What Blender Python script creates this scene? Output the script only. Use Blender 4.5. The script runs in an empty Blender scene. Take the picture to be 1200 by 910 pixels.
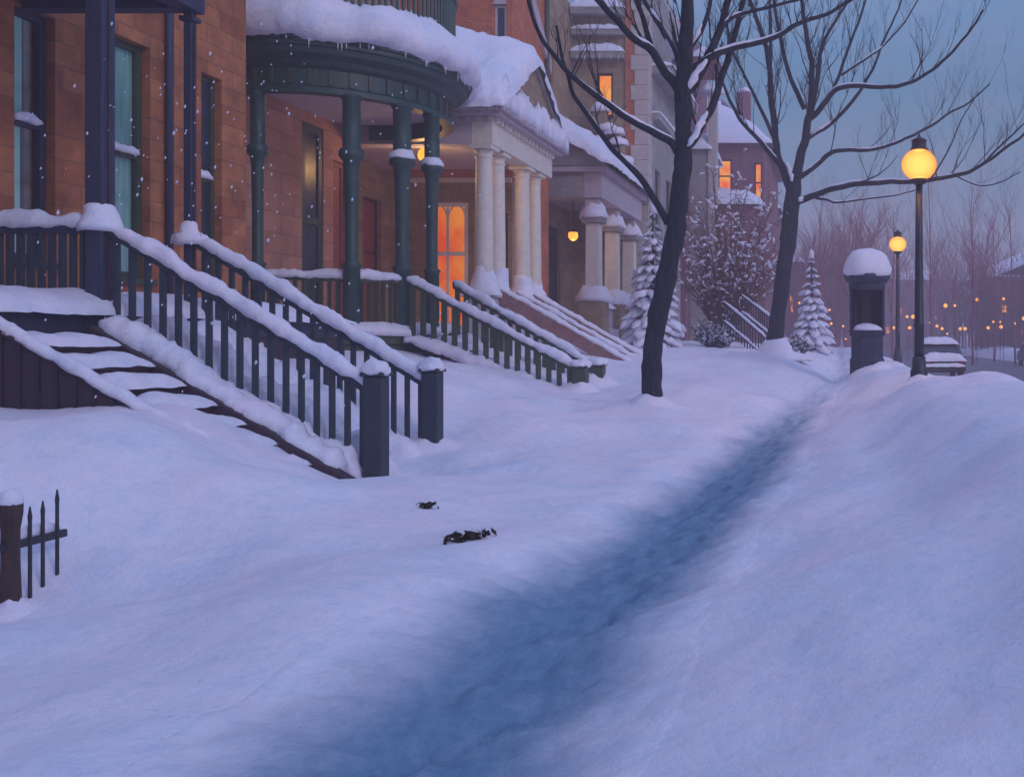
import bpy, bmesh, math, random
from mathutils import Vector, noise
R = math.radians
scn = bpy.context.scene
COL = scn.collection
EYE = 1.55

def P(px, py, d):
    """point that a line of sight through photo pixel (px,py) reaches at depth d"""
    return Vector(((px-980)*d/1100, d, EYE-(py-400)*d/1100))

def fn(x, y, z=0, s=1.0):
    return noise.noise(Vector((x*s, y*s, z*s)))

def sstep(a, b, x):
    t = max(0.0, min(1.0, (x-a)/(b-a)))
    return t*t*(3-2*t)

# ------------------------------------------------------------------ materials
def new_mat(name):
    m = bpy.data.materials.new(name); m.use_nodes = True
    nt = m.node_tree; nt.nodes.clear()
    out = nt.nodes.new('ShaderNodeOutputMaterial')
    b = nt.nodes.new('ShaderNodeBsdfPrincipled')
    nt.links.new(b.outputs[0], out.inputs[0])
    return m, nt, b, out

def coords(nt, kind='Object', scale=None):
    tc = nt.nodes.new('ShaderNodeTexCoord')
    if scale is None: return tc.outputs[kind]
    mp = nt.nodes.new('ShaderNodeMapping'); mp.inputs['Scale'].default_value = scale
    nt.links.new(tc.outputs[kind], mp.inputs[0]); return mp.outputs[0]

def noise_node(nt, co, scale, detail=4, rough=.6):
    n = nt.nodes.new('ShaderNodeTexNoise'); n.inputs['Scale'].default_value = scale
    n.inputs['Detail'].default_value = detail; n.inputs['Roughness'].default_value = rough
    nt.links.new(co, n.inputs['Vector']); return n.outputs['Fac']

def ramp(nt, fac, stops):
    r = nt.nodes.new('ShaderNodeValToRGB')
    e = r.color_ramp.elements
    while len(e) < len(stops): e.new(.5)
    for k, (p, c) in enumerate(stops):
        e[k].position = p; e[k].color = (*c, 1)
    nt.links.new(fac, r.inputs[0]); return r.outputs[0]

def bump(nt, b, fac, strength, dist, prev=None):
    bp = nt.nodes.new('ShaderNodeBump'); bp.inputs['Strength'].default_value = strength
    bp.inputs['Distance'].default_value = dist
    nt.links.new(fac, bp.inputs['Height'])
    if prev: nt.links.new(prev, bp.inputs['Normal'])
    nt.links.new(bp.outputs[0], b.inputs['Normal']); return bp.outputs[0]

def mottled(name, c0, c1, scale=6, rough=.75, bstr=.3, bdist=.01, bscale=None, mid=None, stretch=(1,1,1), metal=0):
    m, nt, b, o = new_mat(name)
    co = coords(nt, 'Object', stretch)
    f = noise_node(nt, co, scale, 6, .65)
    st = [(.3, c0), (.7, c1)] if mid is None else [(.28, c0), (.5, mid), (.72, c1)]
    nt.links.new(ramp(nt, f, st), b.inputs['Base Color'])
    b.inputs['Roughness'].default_value = rough; b.inputs['Metallic'].default_value = metal
    f2 = noise_node(nt, co, bscale or scale*5, 5, .7)
    bump(nt, b, f2, bstr, bdist)
    return m

def masonry(name, c0, c1, mortar, bw=.22, bh=.075, msize=.008, rough=.85, vary=.5, bstr=.5, dist=.006):
    m, nt, b, o = new_mat(name)
    tc = nt.nodes.new('ShaderNodeTexCoord')
    sp = nt.nodes.new('ShaderNodeSeparateXYZ'); nt.links.new(tc.outputs['Object'], sp.inputs[0])
    ad = nt.nodes.new('ShaderNodeMath'); ad.operation = 'ADD'
    nt.links.new(sp.outputs[0], ad.inputs[0]); nt.links.new(sp.outputs[1], ad.inputs[1])
    cb = nt.nodes.new('ShaderNodeCombineXYZ')
    nt.links.new(ad.outputs[0], cb.inputs[0]); nt.links.new(sp.outputs[2], cb.inputs[1])
    br = nt.nodes.new('ShaderNodeTexBrick')
    br.inputs['Scale'].default_value = 1; br.inputs['Brick Width'].default_value = bw
    br.inputs['Row Height'].default_value = bh; br.inputs['Mortar Size'].default_value = msize
    br.inputs['Mortar Smooth'].default_value = .3
    br.inputs['Color1'].default_value = (*c0, 1); br.inputs['Color2'].default_value = (*c1, 1)
    br.inputs['Mortar'].default_value = (*mortar, 1); br.inputs['Bias'].default_value = 0
    nt.links.new(cb.outputs[0], br.inputs['Vector'])
    f = noise_node(nt, tc.outputs['Object'], 2.2, 6, .7)
    r = ramp(nt, f, [(.25, (1-vary, 1-vary, 1-vary)), (.75, (1+vary*.3,)*3)])
    mx = nt.nodes.new('ShaderNodeMix'); mx.data_type = 'RGBA'; mx.blend_type = 'MULTIPLY'
    mx.inputs['Factor'].default_value = 1
    nt.links.new(br.outputs['Color'], mx.inputs['A']); nt.links.new(r, mx.inputs['B'])
    nt.links.new(mx.outputs['Result'], b.inputs['Base Color'])
    b.inputs['Roughness'].default_value = rough
    inv = nt.nodes.new('ShaderNodeMath'); inv.operation = 'SUBTRACT'; inv.inputs[0].default_value = 1
    nt.links.new(br.outputs['Fac'], inv.inputs[1])
    p = bump(nt, b, inv.outputs[0], bstr, dist)
    bump(nt, b, noise_node(nt, tc.outputs['Object'], 40, 4, .7), .4, .006, p)
    return m

def snow_mat(name, packed=False):
    m, nt, b, o = new_mat(name)
    co = coords(nt, 'Object')
    f = noise_node(nt, co, .9, 5, .7)
    c1 = ramp(nt, f, [(.25, (.74, .83, .97)), (.48, (.93, .93, .98)), (.72, (1, .88, .95))])
    g1 = noise_node(nt, co, 9, 9, .82)
    c2 = ramp(nt, g1, [(.28, (.68, .74, .87)), (.5, (.86, .86, .93)), (.72, (.97, .90, .95))])
    mm = nt.nodes.new('ShaderNodeMix'); mm.data_type = 'RGBA'; mm.blend_type = 'MULTIPLY'; mm.inputs['Factor'].default_value = 1
    nt.links.new(c1, mm.inputs['A']); nt.links.new(c2, mm.inputs['B']); snowc = mm.outputs['Result']
    if packed:
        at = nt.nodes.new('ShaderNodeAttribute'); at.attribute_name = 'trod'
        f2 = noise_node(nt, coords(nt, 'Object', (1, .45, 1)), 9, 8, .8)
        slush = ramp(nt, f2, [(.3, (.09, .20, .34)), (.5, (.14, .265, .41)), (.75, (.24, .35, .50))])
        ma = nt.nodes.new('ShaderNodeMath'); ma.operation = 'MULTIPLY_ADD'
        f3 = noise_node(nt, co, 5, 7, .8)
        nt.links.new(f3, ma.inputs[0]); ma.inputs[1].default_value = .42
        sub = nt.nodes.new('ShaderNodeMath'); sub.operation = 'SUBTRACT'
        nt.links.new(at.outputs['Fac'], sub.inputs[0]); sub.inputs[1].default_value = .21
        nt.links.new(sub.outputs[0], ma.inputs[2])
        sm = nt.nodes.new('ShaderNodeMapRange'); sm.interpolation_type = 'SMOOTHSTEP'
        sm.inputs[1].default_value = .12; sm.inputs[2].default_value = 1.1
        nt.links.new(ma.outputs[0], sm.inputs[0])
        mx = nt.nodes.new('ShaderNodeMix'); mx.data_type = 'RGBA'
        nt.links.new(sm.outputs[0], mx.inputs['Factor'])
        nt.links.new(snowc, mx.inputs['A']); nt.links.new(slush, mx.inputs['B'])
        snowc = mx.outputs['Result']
    nt.links.new(snowc, b.inputs['Base Color'])
    b.inputs['Roughness'].default_value = .85
    b.inputs['Specular IOR Level'].default_value = .25
    p = bump(nt, b, noise_node(nt, co, 3.5, 6, .62), .35, .10)
    p = bump(nt, b, noise_node(nt, co, 22, 6, .78), .55, .03, p)
    bump(nt, b, noise_node(nt, co, 180, 2, .6), .5, .004, p)
    return m

def emissive(name, c0, c1, strength, scale=4):
    m, nt, b, o = new_mat(name)
    f = noise_node(nt, coords(nt, 'Object'), scale, 3, .6)
    col = ramp(nt, f, [(.35, c0), (.65, c1)])
    nt.links.new(col, b.inputs['Emission Color']); b.inputs['Emission Strength'].default_value = strength
    b.inputs['Base Color'].default_value = (.1, .05, .02, 1); b.inputs['Roughness'].default_value = .15
    return m

def glass_mat(name, tint=(.95, 1, 1), refl=.10):
    m = bpy.data.materials.new(name); m.use_nodes = True; nt = m.node_tree; nt.nodes.clear()
    o = nt.nodes.new('ShaderNodeOutputMaterial'); t = nt.nodes.new('ShaderNodeBsdfTransparent')
    g = nt.nodes.new('ShaderNodeBsdfGlossy'); mx = nt.nodes.new('ShaderNodeMixShader')
    t.inputs[0].default_value = (*tint, 1); g.inputs['Roughness'].default_value = .06
    mx.inputs[0].default_value = refl
    nt.links.new(t.outputs[0], mx.inputs[1]); nt.links.new(g.outputs[0], mx.inputs[2]); nt.links.new(mx.outputs[0], o.inputs[0])
    return m

def globe_mat(name, surf, vol):
    """lamp globe full of glowing frosted gas: clear shell with a faint glow, the light comes from the volume inside"""
    m = bpy.data.materials.new(name); m.use_nodes = True; nt = m.node_tree; nt.nodes.clear()
    o = nt.nodes.new('ShaderNodeOutputMaterial'); t = nt.nodes.new('ShaderNodeBsdfTransparent')
    e = nt.nodes.new('ShaderNodeEmission'); ad = nt.nodes.new('ShaderNodeAddShader'); ve = nt.nodes.new('ShaderNodeEmission')
    t.inputs[0].default_value = (.55, .42, .3, 1)
    e.inputs[0].default_value = (*surf, 1); e.inputs[1].default_value = 1
    ve.inputs[0].default_value = (*vol, 1); ve.inputs[1].default_value = 1
    nt.links.new(t.outputs[0], ad.inputs[0]); nt.links.new(e.outputs[0], ad.inputs[1]); nt.links.new(ad.outputs[0], o.inputs[0])
    nt.links.new(ve.outputs[0], o.inputs['Volume'])
    return m

M = dict(
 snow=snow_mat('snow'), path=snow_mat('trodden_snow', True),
 brick1=masonry('brown_brick', (.38, .12, .045), (.52, .20, .08), (.28, .13, .075), .62, .30, .010, vary=.6, bstr=.7, dist=.008),
 stone2=masonry('pink_stone', (.44, .21, .15), (.54, .27, .19), (.30, .15, .11), .95, .42, .012, vary=.3),
 redbrick=masonry('red_brick', (.55, .13, .045), (.66, .20, .07), (.34, .14, .09), .24, .085, .008, vary=.4),
 tanstone=masonry('tan_stone', (.30, .22, .13), (.38, .28, .17), (.22, .16, .11), .6, .3, .01, vary=.35),
 greystone=masonry('grey_stone', (.30, .28, .27), (.38, .35, .33), (.24, .22, .21), .8, .4, .01, vary=.3),
 purplewall=masonry('plum_brick', (.24, .10, .13), (.30, .13, .15), (.2, .1, .12), .24, .085, .008, vary=.3),
 pinkbrick=masonry('pinkish_brick', (.30, .15, .14), (.37, .19, .17), (.26, .17, .17), .24, .085, .008, vary=.35),
 quoin=mottled('pale_quoin_stone', (.42, .36, .33), (.56, .48, .44), 5),
 white=mottled('white_paint', (.80, .80, .82), (.88, .88, .88), 5, .5, .1, .002),
 cream=mottled('cream_paint', (.62, .57, .50), (.76, .71, .62), 5, .6, .2, .004, 40),
 mauve=mottled('mauve_stone', (.42, .36, .40), (.54, .46, .50), 4),
 green=mottled('dark_green_paint', (.010, .045, .038), (.024, .075, .06), 8, .5, .3, .004),
 green2=mottled('olive_green_paint', (.03, .05, .026), (.06, .085, .045), 8, .55, .3, .004),
 teal=mottled('dark_teal_wood', (.010, .026, .042), (.03, .046, .06), 10, .6, .5, .006, 60, (.075, .045, .06) if False else None, (3, 3, .4)),
 bluewood=mottled('indigo_wood', (.014, .024, .06), (.04, .045, .085), 8, .6, .4, .005, 60, None, (3, 3, .4)),
 plum=mottled('plum_wood', (.025, .016, .03), (.06, .03, .045), 10, .7, .5, .006, 50, None, (3, 3, .3)),
 iron=mottled('black_iron', (.012, .013, .02), (.03, .03, .04), 14, .5, .4, .003),
 iron2=mottled('blue_black_iron', (.008, .013, .03), (.022, .03, .055), 14, .45, .4, .003),
 brownwood=mottled('dark_brown_wood', (.03, .017, .017), (.07, .035, .03), 12, .75, .6, .006, 60, None, (3, 3, .4)),
 bark=mottled('dark_bark', (.004, .012, .024), (.05, .062, .085), 7, .92, 1, .05, 26, (.02, .028, .045), (2.4, 2.4, .55)),
 twig=mottled('brown_twig', (.11, .05, .04), (.20, .10, .075), 5, .9),
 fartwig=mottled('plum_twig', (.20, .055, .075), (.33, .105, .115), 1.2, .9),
 fir=mottled('dark_fir_needles', (.015, .035, .045), (.045, .075, .085), 12, .9),
 dirt=mottled('brown_dirt', (.03, .018, .014), (.09, .055, .04), 20, .95, 1, .02),
 glass=glass_mat('window_glass'), darkglass=mottled('dark_window', (.008, .014, .03), (.03, .05, .08), 1.5, .34, 0, .001),
 curtain=mottled('teal_curtain', (.16, .36, .35), (.34, .58, .52), 3, .9, .5, .01, 10, None, (6, 6, .3)),
 blind=mottled('pale_green_blind', (.45, .75, .70), (.58, .86, .76), 4, .8, .2, .01, 60),
 room=mottled('dim_room', (.010, .014, .022), (.02, .025, .035), 2, .9),
 reddoor=mottled('maroon_door', (.20, .05, .045), (.28, .08, .06), 6, .55),
 bluedoor=mottled('navy_door', (.02, .03, .07), (.04, .055, .10), 6, .5),
 lit=emissive('lit_window', (.9, .08, .006), (1, .42, .05), 0.66, 1.1),
 litdoor=emissive('lit_door_glass', (.85, .085, .008), (1, .30, .035), 0.48, 1.3),
 lamp=emissive('glowing_bulb', (1, .56, .14), (1, .60, .17), 1.15, 3),
 farlamp=emissive('distant_bulb', (1, .32, .03), (1, .42, .05), 1.25, 3),
 headlamp=emissive('headlamp_glow', (1, .75, .4), (1, .85, .5), 10, 3),
 taillamp=mottled('red_lens', (.3, .01, .01), (.4, .02, .02), 5, .3),
 globe=globe_mat('amber_globe', (.30, .10, .012), (4.4, 1.75, .5)),
 carpaint=mottled('dark_plum_car_paint', (.035, .03, .05), (.05, .045, .07), 5, .3, .05, .001),
 tyre=mottled('rubber', (.012, .012, .014), (.025, .025, .028), 20, .85),
 asphalt=mottled('snowy_asphalt', (.07, .065, .085), (.22, .2, .27), .8, .7, .4, .02, 30),
 poster=mottled('kiosk_paint', (.008, .015, .045), (.02, .03, .07), 6, .5),
)

# ------------------------------------------------------------------ mesh builder
class MB:
    def __init__(s): s.v = []; s.f = []
    def add(s, vs, fs):
        n = len(s.v); s.v += [Vector(p) for p in vs]; s.f += [tuple(i+n for i in f) for f in fs]
    def box(s, x0, x1, y0, y1, z0, z1):
        s.add([(x0,y0,z0),(x1,y0,z0),(x1,y1,z0),(x0,y1,z0),(x0,y0,z1),(x1,y0,z1),(x1,y1,z1),(x0,y1,z1)],
              [(0,3,2,1),(4,5,6,7),(0,1,5,4),(1,2,6,5),(2,3,7,6),(3,0,4,7)]); return s
    def bar(s, a, b, w, h):
        """beam from a to b, w wide horizontally, h high, ends upright"""
        a, b = Vector(a), Vector(b); t = (b-a); side = Vector((-t.y, t.x, 0))
        side = side.normalized()*w/2 if side.length > 1e-6 else Vector((w/2, 0, 0))
        up = Vector((0, 0, h/2))
        vs = []
        for p in (a, b): vs += [p-side-up, p+side-up, p+side+up, p-side+up]
        s.add(vs, [(0,1,2,3),(7,6,5,4),(0,4,5,1),(1,5,6,2),(2,6,7,3),(3,7,4,0)]); return s
    def tube(s, pts, rad, n=6, cap=True):
        pts = [Vector(p) for p in pts]
        if isinstance(rad, (int, float)): rad = [rad]*len(pts)
        base = len(s.v); u = None
        for i, p in enumerate(pts):
            t = (pts[min(i+1, len(pts)-1)]-pts[max(i-1, 0)])
            if t.length < 1e-9: t = Vector((0, 0, 1))
            t.normalize()
            if u is None:
                u = t.orthogonal().normalized()
            u = (u - t*u.dot(t))
            u = u.normalized() if u.length > 1e-6 else t.orthogonal().normalized()
            w = t.cross(u)
            for k in range(n):
                a = 2*math.pi*k/n
                s.v.append(p + (u*math.cos(a)+w*math.sin(a))*rad[i])
        for i in range(len(pts)-1):
            for k in range(n):
                a, b = base+i*n+k, base+i*n+(k+1) % n
                s.f.append((a, b, b+n, a+n))
        if cap:
            s.f.append(tuple(base+k for k in reversed(range(n))))
            s.f.append(tuple(base+(len(pts)-1)*n+k for k in range(n)))
        return s
    def lathe(s, c, prof, n=24, a0=0, a1=2*math.pi, sq=False):
        """prof: (radius, z) list turned about the vertical through c"""
        c = Vector(c); full = abs(a1-a0-2*math.pi) < 1e-6; m = n if full else n+1
        base = len(s.v)
        for (r, z) in prof:
            for k in range(m):
                a = a0+(a1-a0)*k/n
                s.v.append(c+Vector((r*math.cos(a), r*math.sin(a), z)))
        for i in range(len(prof)-1):
            for k in range(n):
                a, b = base+i*m+k, base+i*m+(k+1) % m
                s.f.append((a, b, b+m, a+m))
        if full:
            if prof[0][0] > 1e-4: s.f.append(tuple(base+k for k in reversed(range(m))))
            if prof[-1][0] > 1e-4: s.f.append(tuple(base+(len(prof)-1)*m+k for k in range(m)))
        return s
    def prism(s, poly, axis, a, b):
        """extrude a 2D polygon: axis 'y' -> poly in (x,z); axis 'x' -> poly in (y,z)"""
        def q(p, t): return (p[0], t, p[1]) if axis == 'y' else (t, p[0], p[1]) if axis == 'x' else (p[0], p[1], t)
        n = len(poly)
        s.add([q(p, a) for p in poly]+[q(p, b) for p in poly],
              [tuple(range(n)), tuple(reversed(range(n, 2*n)))] + [(k, k+n, (k+1) % n+n, (k+1) % n) for k in range(n)]); return s
    def jitter(s, amp, freq, seed=0, start=0, zscale=1):
        for i in range(start, len(s.v)):
            p = s.v[i]; o = Vector((seed*7.3, seed*3.1, seed*1.7))
            s.v[i] = p+Vector((noise.noise(p*freq+o), noise.noise(p*freq+o+Vector((31, 0, 0))), zscale*noise.noise(p*freq+o+Vector((0, 57, 0)))))*amp
        return s
    def build(s, name, mat, parent=None, smooth=False, bevel=0, recalc=True):
        o0 = wloc(parent)
        me = bpy.data.meshes.new(name)
        me.from_pydata([tuple(p-o0) for p in s.v], [], s.f)
        if recalc:
            bm = bmesh.new(); bm.from_mesh(me)
            bmesh.ops.recalc_face_normals(bm, faces=bm.faces); bm.to_mesh(me); bm.free()
        me.materials.append(M[mat] if isinstance(mat, str) else mat)
        if smooth: me.polygons.foreach_set('use_smooth', [True]*len(me.polygons))
        me.update()
        o = bpy.data.objects.new(name, me); COL.objects.link(o)
        if parent: o.parent = parent
        if bevel:
            b = o.modifiers.new('edge', 'BEVEL'); b.width = bevel; b.segments = 2; b.limit_method = 'ANGLE'
        return o

def wloc(o):
    v = Vector((0, 0, 0))
    while o: v = v+o.location; o = o.parent
    return v

def thing(name, label, cat, loc, group=None):
    o = bpy.data.objects.new(name, None); COL.objects.link(o); o.location = loc
    o.empty_display_size = .2
    o['label'] = label; o['category'] = cat
    if group: o['group'] = group
    return o

def tag(o, label, cat, group=None):
    o['label'] = label; o['category'] = cat
    if group: o['group'] = group
    return o

def kind(o, k): o['kind'] = k; return o

def copy_tree(o, parent=None):
    c = o.copy(); COL.objects.link(c); c.parent = parent
    for ch in list(o.children): copy_tree(ch, c)
    return c

# ------------------------------------------------------------------ snow shapes
def snow_strip(mb, pts, w, h, seed=0, step=.05, droop=.03, nc=10):
    """long soft ridge of snow lying on a rail; pts lie on the rail's top"""
    pts = [Vector(p) for p in pts]
    sm = []
    for a, b in zip(pts, pts[1:]):
        n = max(2, int((b-a).length/step))
        sm += [a.lerp(b, k/n) for k in range(n)]
    sm.append(pts[-1]); N = len(sm); base = len(mb.v); m = nc+1
    for i, p in enumerate(sm):
        t = sm[min(i+2, N-1)]-sm[max(i-2, 0)]; t.normalize()
        sd = Vector((-t.y, t.x, 0)); sd = sd.normalized() if sd.length > .01 else Vector((1, 0, 0))
        up = sd.cross(t)*-1
        if up.z < 0: up = -up
        e = min(1, min(i, N-1-i)/4+.15)**.5
        hw = w/2*(1+.42*fn(p.x*3+seed, p.y*3, p.z*3)+.18*fn(p.x*11, p.y*11+seed, p.z*11))*(.6+.4*e)
        hh = h*(1+.62*fn(p.x*2.4+seed+9, p.y*2.4, p.z*2.4)+.25*fn(p.x*9, p.y*9+seed, p.z*9))*e
        for k in range(m):
            a = math.pi*k/nc; c = math.cos(a); q = math.sin(a)
            r = 1+.2*fn(p.x*13+k*.9, p.y*13+seed, p.z*13)+.13*fn(p.x*31+k*2.3, p.y*31+seed, p.z*31)
            off = sd*(-c*hw*r)+up*(hh*(q**.8)*r)
            dr = droop*(1+1.2*fn(p.x*8+seed*3, p.y*8, k*.4)) if k in (0, nc) else 0
            mb.v.append(p+off-Vector((0, 0, dr)))
    for i in range(N-1):
        for k in range(nc):
            a = base+i*m+k; mb.f.append((a, a+1, a+1+m, a+m))
        mb.f.append((base+i*m+nc, base+i*m, base+(i+1)*m, base+(i+1)*m+nc))
    mb.f.append(tuple(base+k for k in range(m))); mb.f.append(tuple(base+(N-1)*m+k for k in reversed(range(m))))
    return mb

def snow_patch(mb, x0, x1, y0, y1, zf, h, seed=0, res=.12, amp=.25, p=5, over=.03, freq=2.2):
    """soft mattress of snow on a flat or sloping rectangle; zf(x,y) or number gives the surface"""
    z = zf if callable(zf) else (lambda x, y: zf)
    nx = max(6, min(70, int((x1-x0)/res))); ny = max(6, min(70, int((y1-y0)/res)))
    base = len(mb.v)
    def prm(k, n):
        s = -1+2*k/n
        return math.copysign(abs(math.sin(s*math.pi/2))**.9, s)
    for j in range(ny+1):
        for i in range(nx+1):
            s, t = prm(i, nx), prm(j, ny)
            x = (x0+x1)/2+(x1-x0)/2*s; y = (y0+y1)/2+(y1-y0)/2*t
            e = max(0, 1-abs(s)**p)*max(0, 1-abs(t)**p)
            nz = 1+amp*fn(x*freq+seed, y*freq, seed)+amp*.5*fn(x*freq*3, y*freq*3+seed, seed)
            hh = h*(e**.5)*nz
            ed = (abs(s)**10)*over; et = (abs(t)**10)*over
            q = fn(x*6+seed, y*6, 1.3)
            mb.v.append(Vector((x+math.copysign(ed*(1+q), s), y+math.copysign(et*(1+q), t), z(x, y)+hh-(0.02+.02*q if e <= 0 else 0))))
    m = nx+1
    for j in range(ny):
        for i in range(nx):
            a = base+j*m+i; mb.f.append((a, a+1, a+1+m, a+m))
    return mb

def snow_dome(mb, c, r, h, seed=0, n=20, k=8, amp=.12, lip=.03):
    prof = [(r*.9, -lip)]+[(r*math.cos(math.pi/2*i/k)**.8 if i < k else 0.0005, h*math.sin(math.pi/2*i/k)) for i in range(k+1)]
    st = len(mb.v)
    mb.lathe(c, prof, n)
    mb.jitter(amp*r*2, 1.6/max(r, .05), seed, st)
    return mb

# ------------------------------------------------------------------ ground
ROWS = [
 (-30, [(-200,1.0),(-9,.9),(-7,.5),(-5,.05),(-3.5,.05),(-2.2,.08),(-1.4,.0),(-.6,.08),(.4,.3),(1.6,.85),(2.4,.95),(3.2,.7),(4.2,.02),(300,.0)]),
 (2,   [(-200,1.0),(-9,.9),(-7,.5),(-5,.02),(-3.5,.05),(-2.2,.10),(-1.3,.0),(-.5,.10),(.4,.36),(1.6,.92),(2.4,1.0),(3.2,.7),(4.2,.02),(300,.0)]),
 (6,   [(-200,1.0),(-9,1.0),(-7.6,.98),(-6.3,.72),(-5,.05),(-3.6,.10),(-2.3,.14),(-1.4,.0),(-.55,.14),(.4,.45),(1.5,.98),(2.3,1.08),(3.2,.7),(4.2,.02),(300,.0)]),
 (8.6, [(-200,1.1),(-9,1.1),(-7.6,1.0),(-6.2,.86),(-5.6,.55),(-5.1,.24),(-3.8,.14),(-2.3,.16),(-1.45,.0),(-.6,.15),(.3,.45),(1.3,1.0),(2.1,1.1),(3.2,.7),(4.2,.02),(300,.0)]),
 (9.65,[(-200,1.1),(-9,1.05),(-7.6,1.0),(-6.3,.80),(-5.85,.60),(-5.4,.34),(-4.95,.10),(-3.8,.14),(-2.3,.17),(-1.4,.01),(-.6,.17),(.27,.48),(1.25,1.0),(2.05,1.1),(3.2,.7),(4.2,.02),(300,.0)]),
 (10.4,[(-200,1.1),(-9,1.0),(-7,.5),(-5.9,.28),(-5.1,.03),(-3.9,.14),(-2.3,.18),(-1.4,.02),(-.6,.18),(.25,.5),(1.2,1.0),(2.0,1.1),(3.2,.7),(4.2,.02),(300,.0)]),
 (12.6,[(-200,1.2),(-9,1.25),(-7,1.05),(-6,.82),(-5.1,.42),(-4,.26),(-2.5,.25),(-1.25,.08),(-.5,.25),(.3,.55),(1.2,1.0),(2.0,1.1),(3.2,.7),(4.2,.02),(300,.0)]),
 (15,  [(-200,1.2),(-9,1.35),(-7,1.12),(-6,.95),(-5,.62),(-4,.45),(-2.8,.47),(-1.7,.38),(-.9,.2),(-.2,.35),(.6,.7),(1.4,.99),(2.1,.92),(3.2,.5),(4.2,.02),(300,.0)]),
 (18.5,[(-200,1.2),(-9,1.4),(-7,1.1),(-6,.85),(-5.05,.50),(-4,.55),(-2.8,.62),(-1.3,.5),(-.5,.33),(.15,.45),(.9,.8),(1.6,.92),(2.3,.80),(3.2,.4),(4.1,.02),(300,.0)]),
 (23,  [(-200,1.2),(-9,1.6),(-7,1.5),(-6,1.3),(-4.5,1.1),(-3,.95),(-1.4,.85),(-.5,.62),(-.05,.50),(.4,.62),(1,.92),(1.6,.88),(2.3,.68),(3.2,.3),(4,.02),(300,.0)]),
 (28,  [(-200,1.2),(-9,1.6),(-5,1.38),(-3,1.28),(-1.8,1.25),(-.8,.98),(-.2,.72),(.1,.62),(.4,.72),(1,.9),(2,.78),(3,.35),(4,.02),(300,.0)]),
 (40,  [(-200,1.2),(-9,1.6),(-4,1.42),(-2,1.3),(-.8,1.0),(-.1,.82),(.15,.75),(.5,.83),(1,.92),(2,.9),(3,.4),(3.8,.02),(300,.0)]),
 (70,  [(-200,1.2),(-9,1.6),(-4,1.4),(-1,1.1),(-.1,.95),(.15,.9),(.5,.95),(1,.98),(2,.9),(3,.4),(3.8,.02),(300,.0)]),
 (160, [(-200,1.0),(-9,1.4),(-4,1.2),(-1,1.0),(2,.9),(3,.4),(4,.02),(300,.0)]),
 (460, [(-200,.6),(-4,.6),(3,.4),(4,.02),(300,.0)]),
]
def prof_z(tab, x):
    if x <= tab[0][0]: return tab[0][1]
    for (a, za), (b, zb) in zip(tab, tab[1:]):
        if x <= b:
            t = (x-a)/(b-a); t = t*.35+.65*t*t*(3-2*t)
            return za+(zb-za)*t
    return tab[-1][1]
PATHC = [(-30,-1.3,.72),(3,-1.50,.74),(4.6,-1.52,.71),(7,-1.28,.66),(10,-1.08,.70),(13.3,-.92,.64),(16,-.72,.55),(20.5,-.42,.42),(24,-.08,.36),(28,.1,.33),(60,.15,.3),(90,.15,.3)]
def path_at(y):
    for (a, xa, wa), (b, xb, wb) in zip(PATHC, PATHC[1:]):
        if y <= b:
            t = (y-a)/(b-a); t = t*t*(3-2*t)*.5+t*.5
            return xa+(xb-xa)*t, wa+(wb-wa)*t
    return PATHC[-1][1:]
def ground_raw(x, y):
    for (a, ta), (b, tb) in zip(ROWS, ROWS[1:]):
        if y <= b:
            t = max(0, (y-a)/(b-a)); t = t*t*(3-2*t)*.6+t*.4
            return prof_z(ta, x)*(1-t)+prof_z(tb, x)*t
    return 0
MOUNDS = [(-3.9,7.2,.10,1.3,1.0),(-4.5,13.6,.16,1.3,.8),(-3.2,17.5,.12,1.2,1.2),(-5.25,7.35,.50,.95,.85),(-2.93,15,.10,.6,.6),(-1.82,26,.25,.8,.9),(-3.6,9.0,.10,1.0,.7),(-3.9,12.6,.10,1.2,.9),(.8,24,.08,.8,.8),(-6.9,14.2,.2,1.2,1.0),(-5.05,5.55,-.21,.8,.55),(-4.9,10.2,-.07,.5,.5),(-2.6,5.0,.07,1.0,.8)]
def trod(x, y):
    cx, w = path_at(y)
    return 1-sstep(w*.15, w*1.5, abs(x-cx+.12*fn(0, y*.8, 3)+.10*fn(x*2, y*2, 7)))
def prints(x, y):
    # boot prints trodden into the path
    if y > 16 or y < 1: return 0
    z = 0; k0 = int(y/.34)
    for k in (k0-1, k0, k0+1):
        rng_ = (math.sin(k*12.9898)*43758.5453) % 1; r2 = (math.sin(k*78.233)*12543.123) % 1
        yy = k*.34+.1*rng_; cx, w = path_at(yy)
        xx = cx+(.13 if k % 2 else -.13)+.12*(r2-.5)
        q = ((x-xx)/.075)**2+((y-yy)/.15)**2
        if q < 4: z += -.045*math.exp(-q*q*.8)+.015*math.exp(-((q-1.7)/.6)**2)
    return z
def ground_z(x, y):
    # average a few samples so that the banks roll softly
    z = 0; e = .22 if y < 40 else .3
    for dx, dy in ((0, 0), (e, 0), (-e, 0), (0, e*1.6), (0, -e*1.6)): z += ground_raw(x+dx, y+dy)
    z /= 5
    for (mx, my, h, rx, ry) in MOUNDS:
        q = ((x-mx)/rx)**2+((y-my)/ry)**2
        if q < 9: z += h*math.exp(-q)
    on = sstep(4.6, 3.2, x) if x > 3 else 1
    far = 1 if y < 60 else .4
    t = trod(x, y) if -5 < x < 3 and y < 80 else 0
    z += on*far*((.115*fn(x*.55, y*.55, 1)+.07*fn(x*1.3, y*1.3, 2))*(1-t*.8)+.022*fn(x*3.1, y*3.1, 4)*(1+t*.6)+.010*fn(x*8, y*8, 5)*(1+2.2*t))
    if t > .05: z += t*(prints(x, y)-.06+.02*fn(x*5, y*5, 9))
    return z
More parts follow.
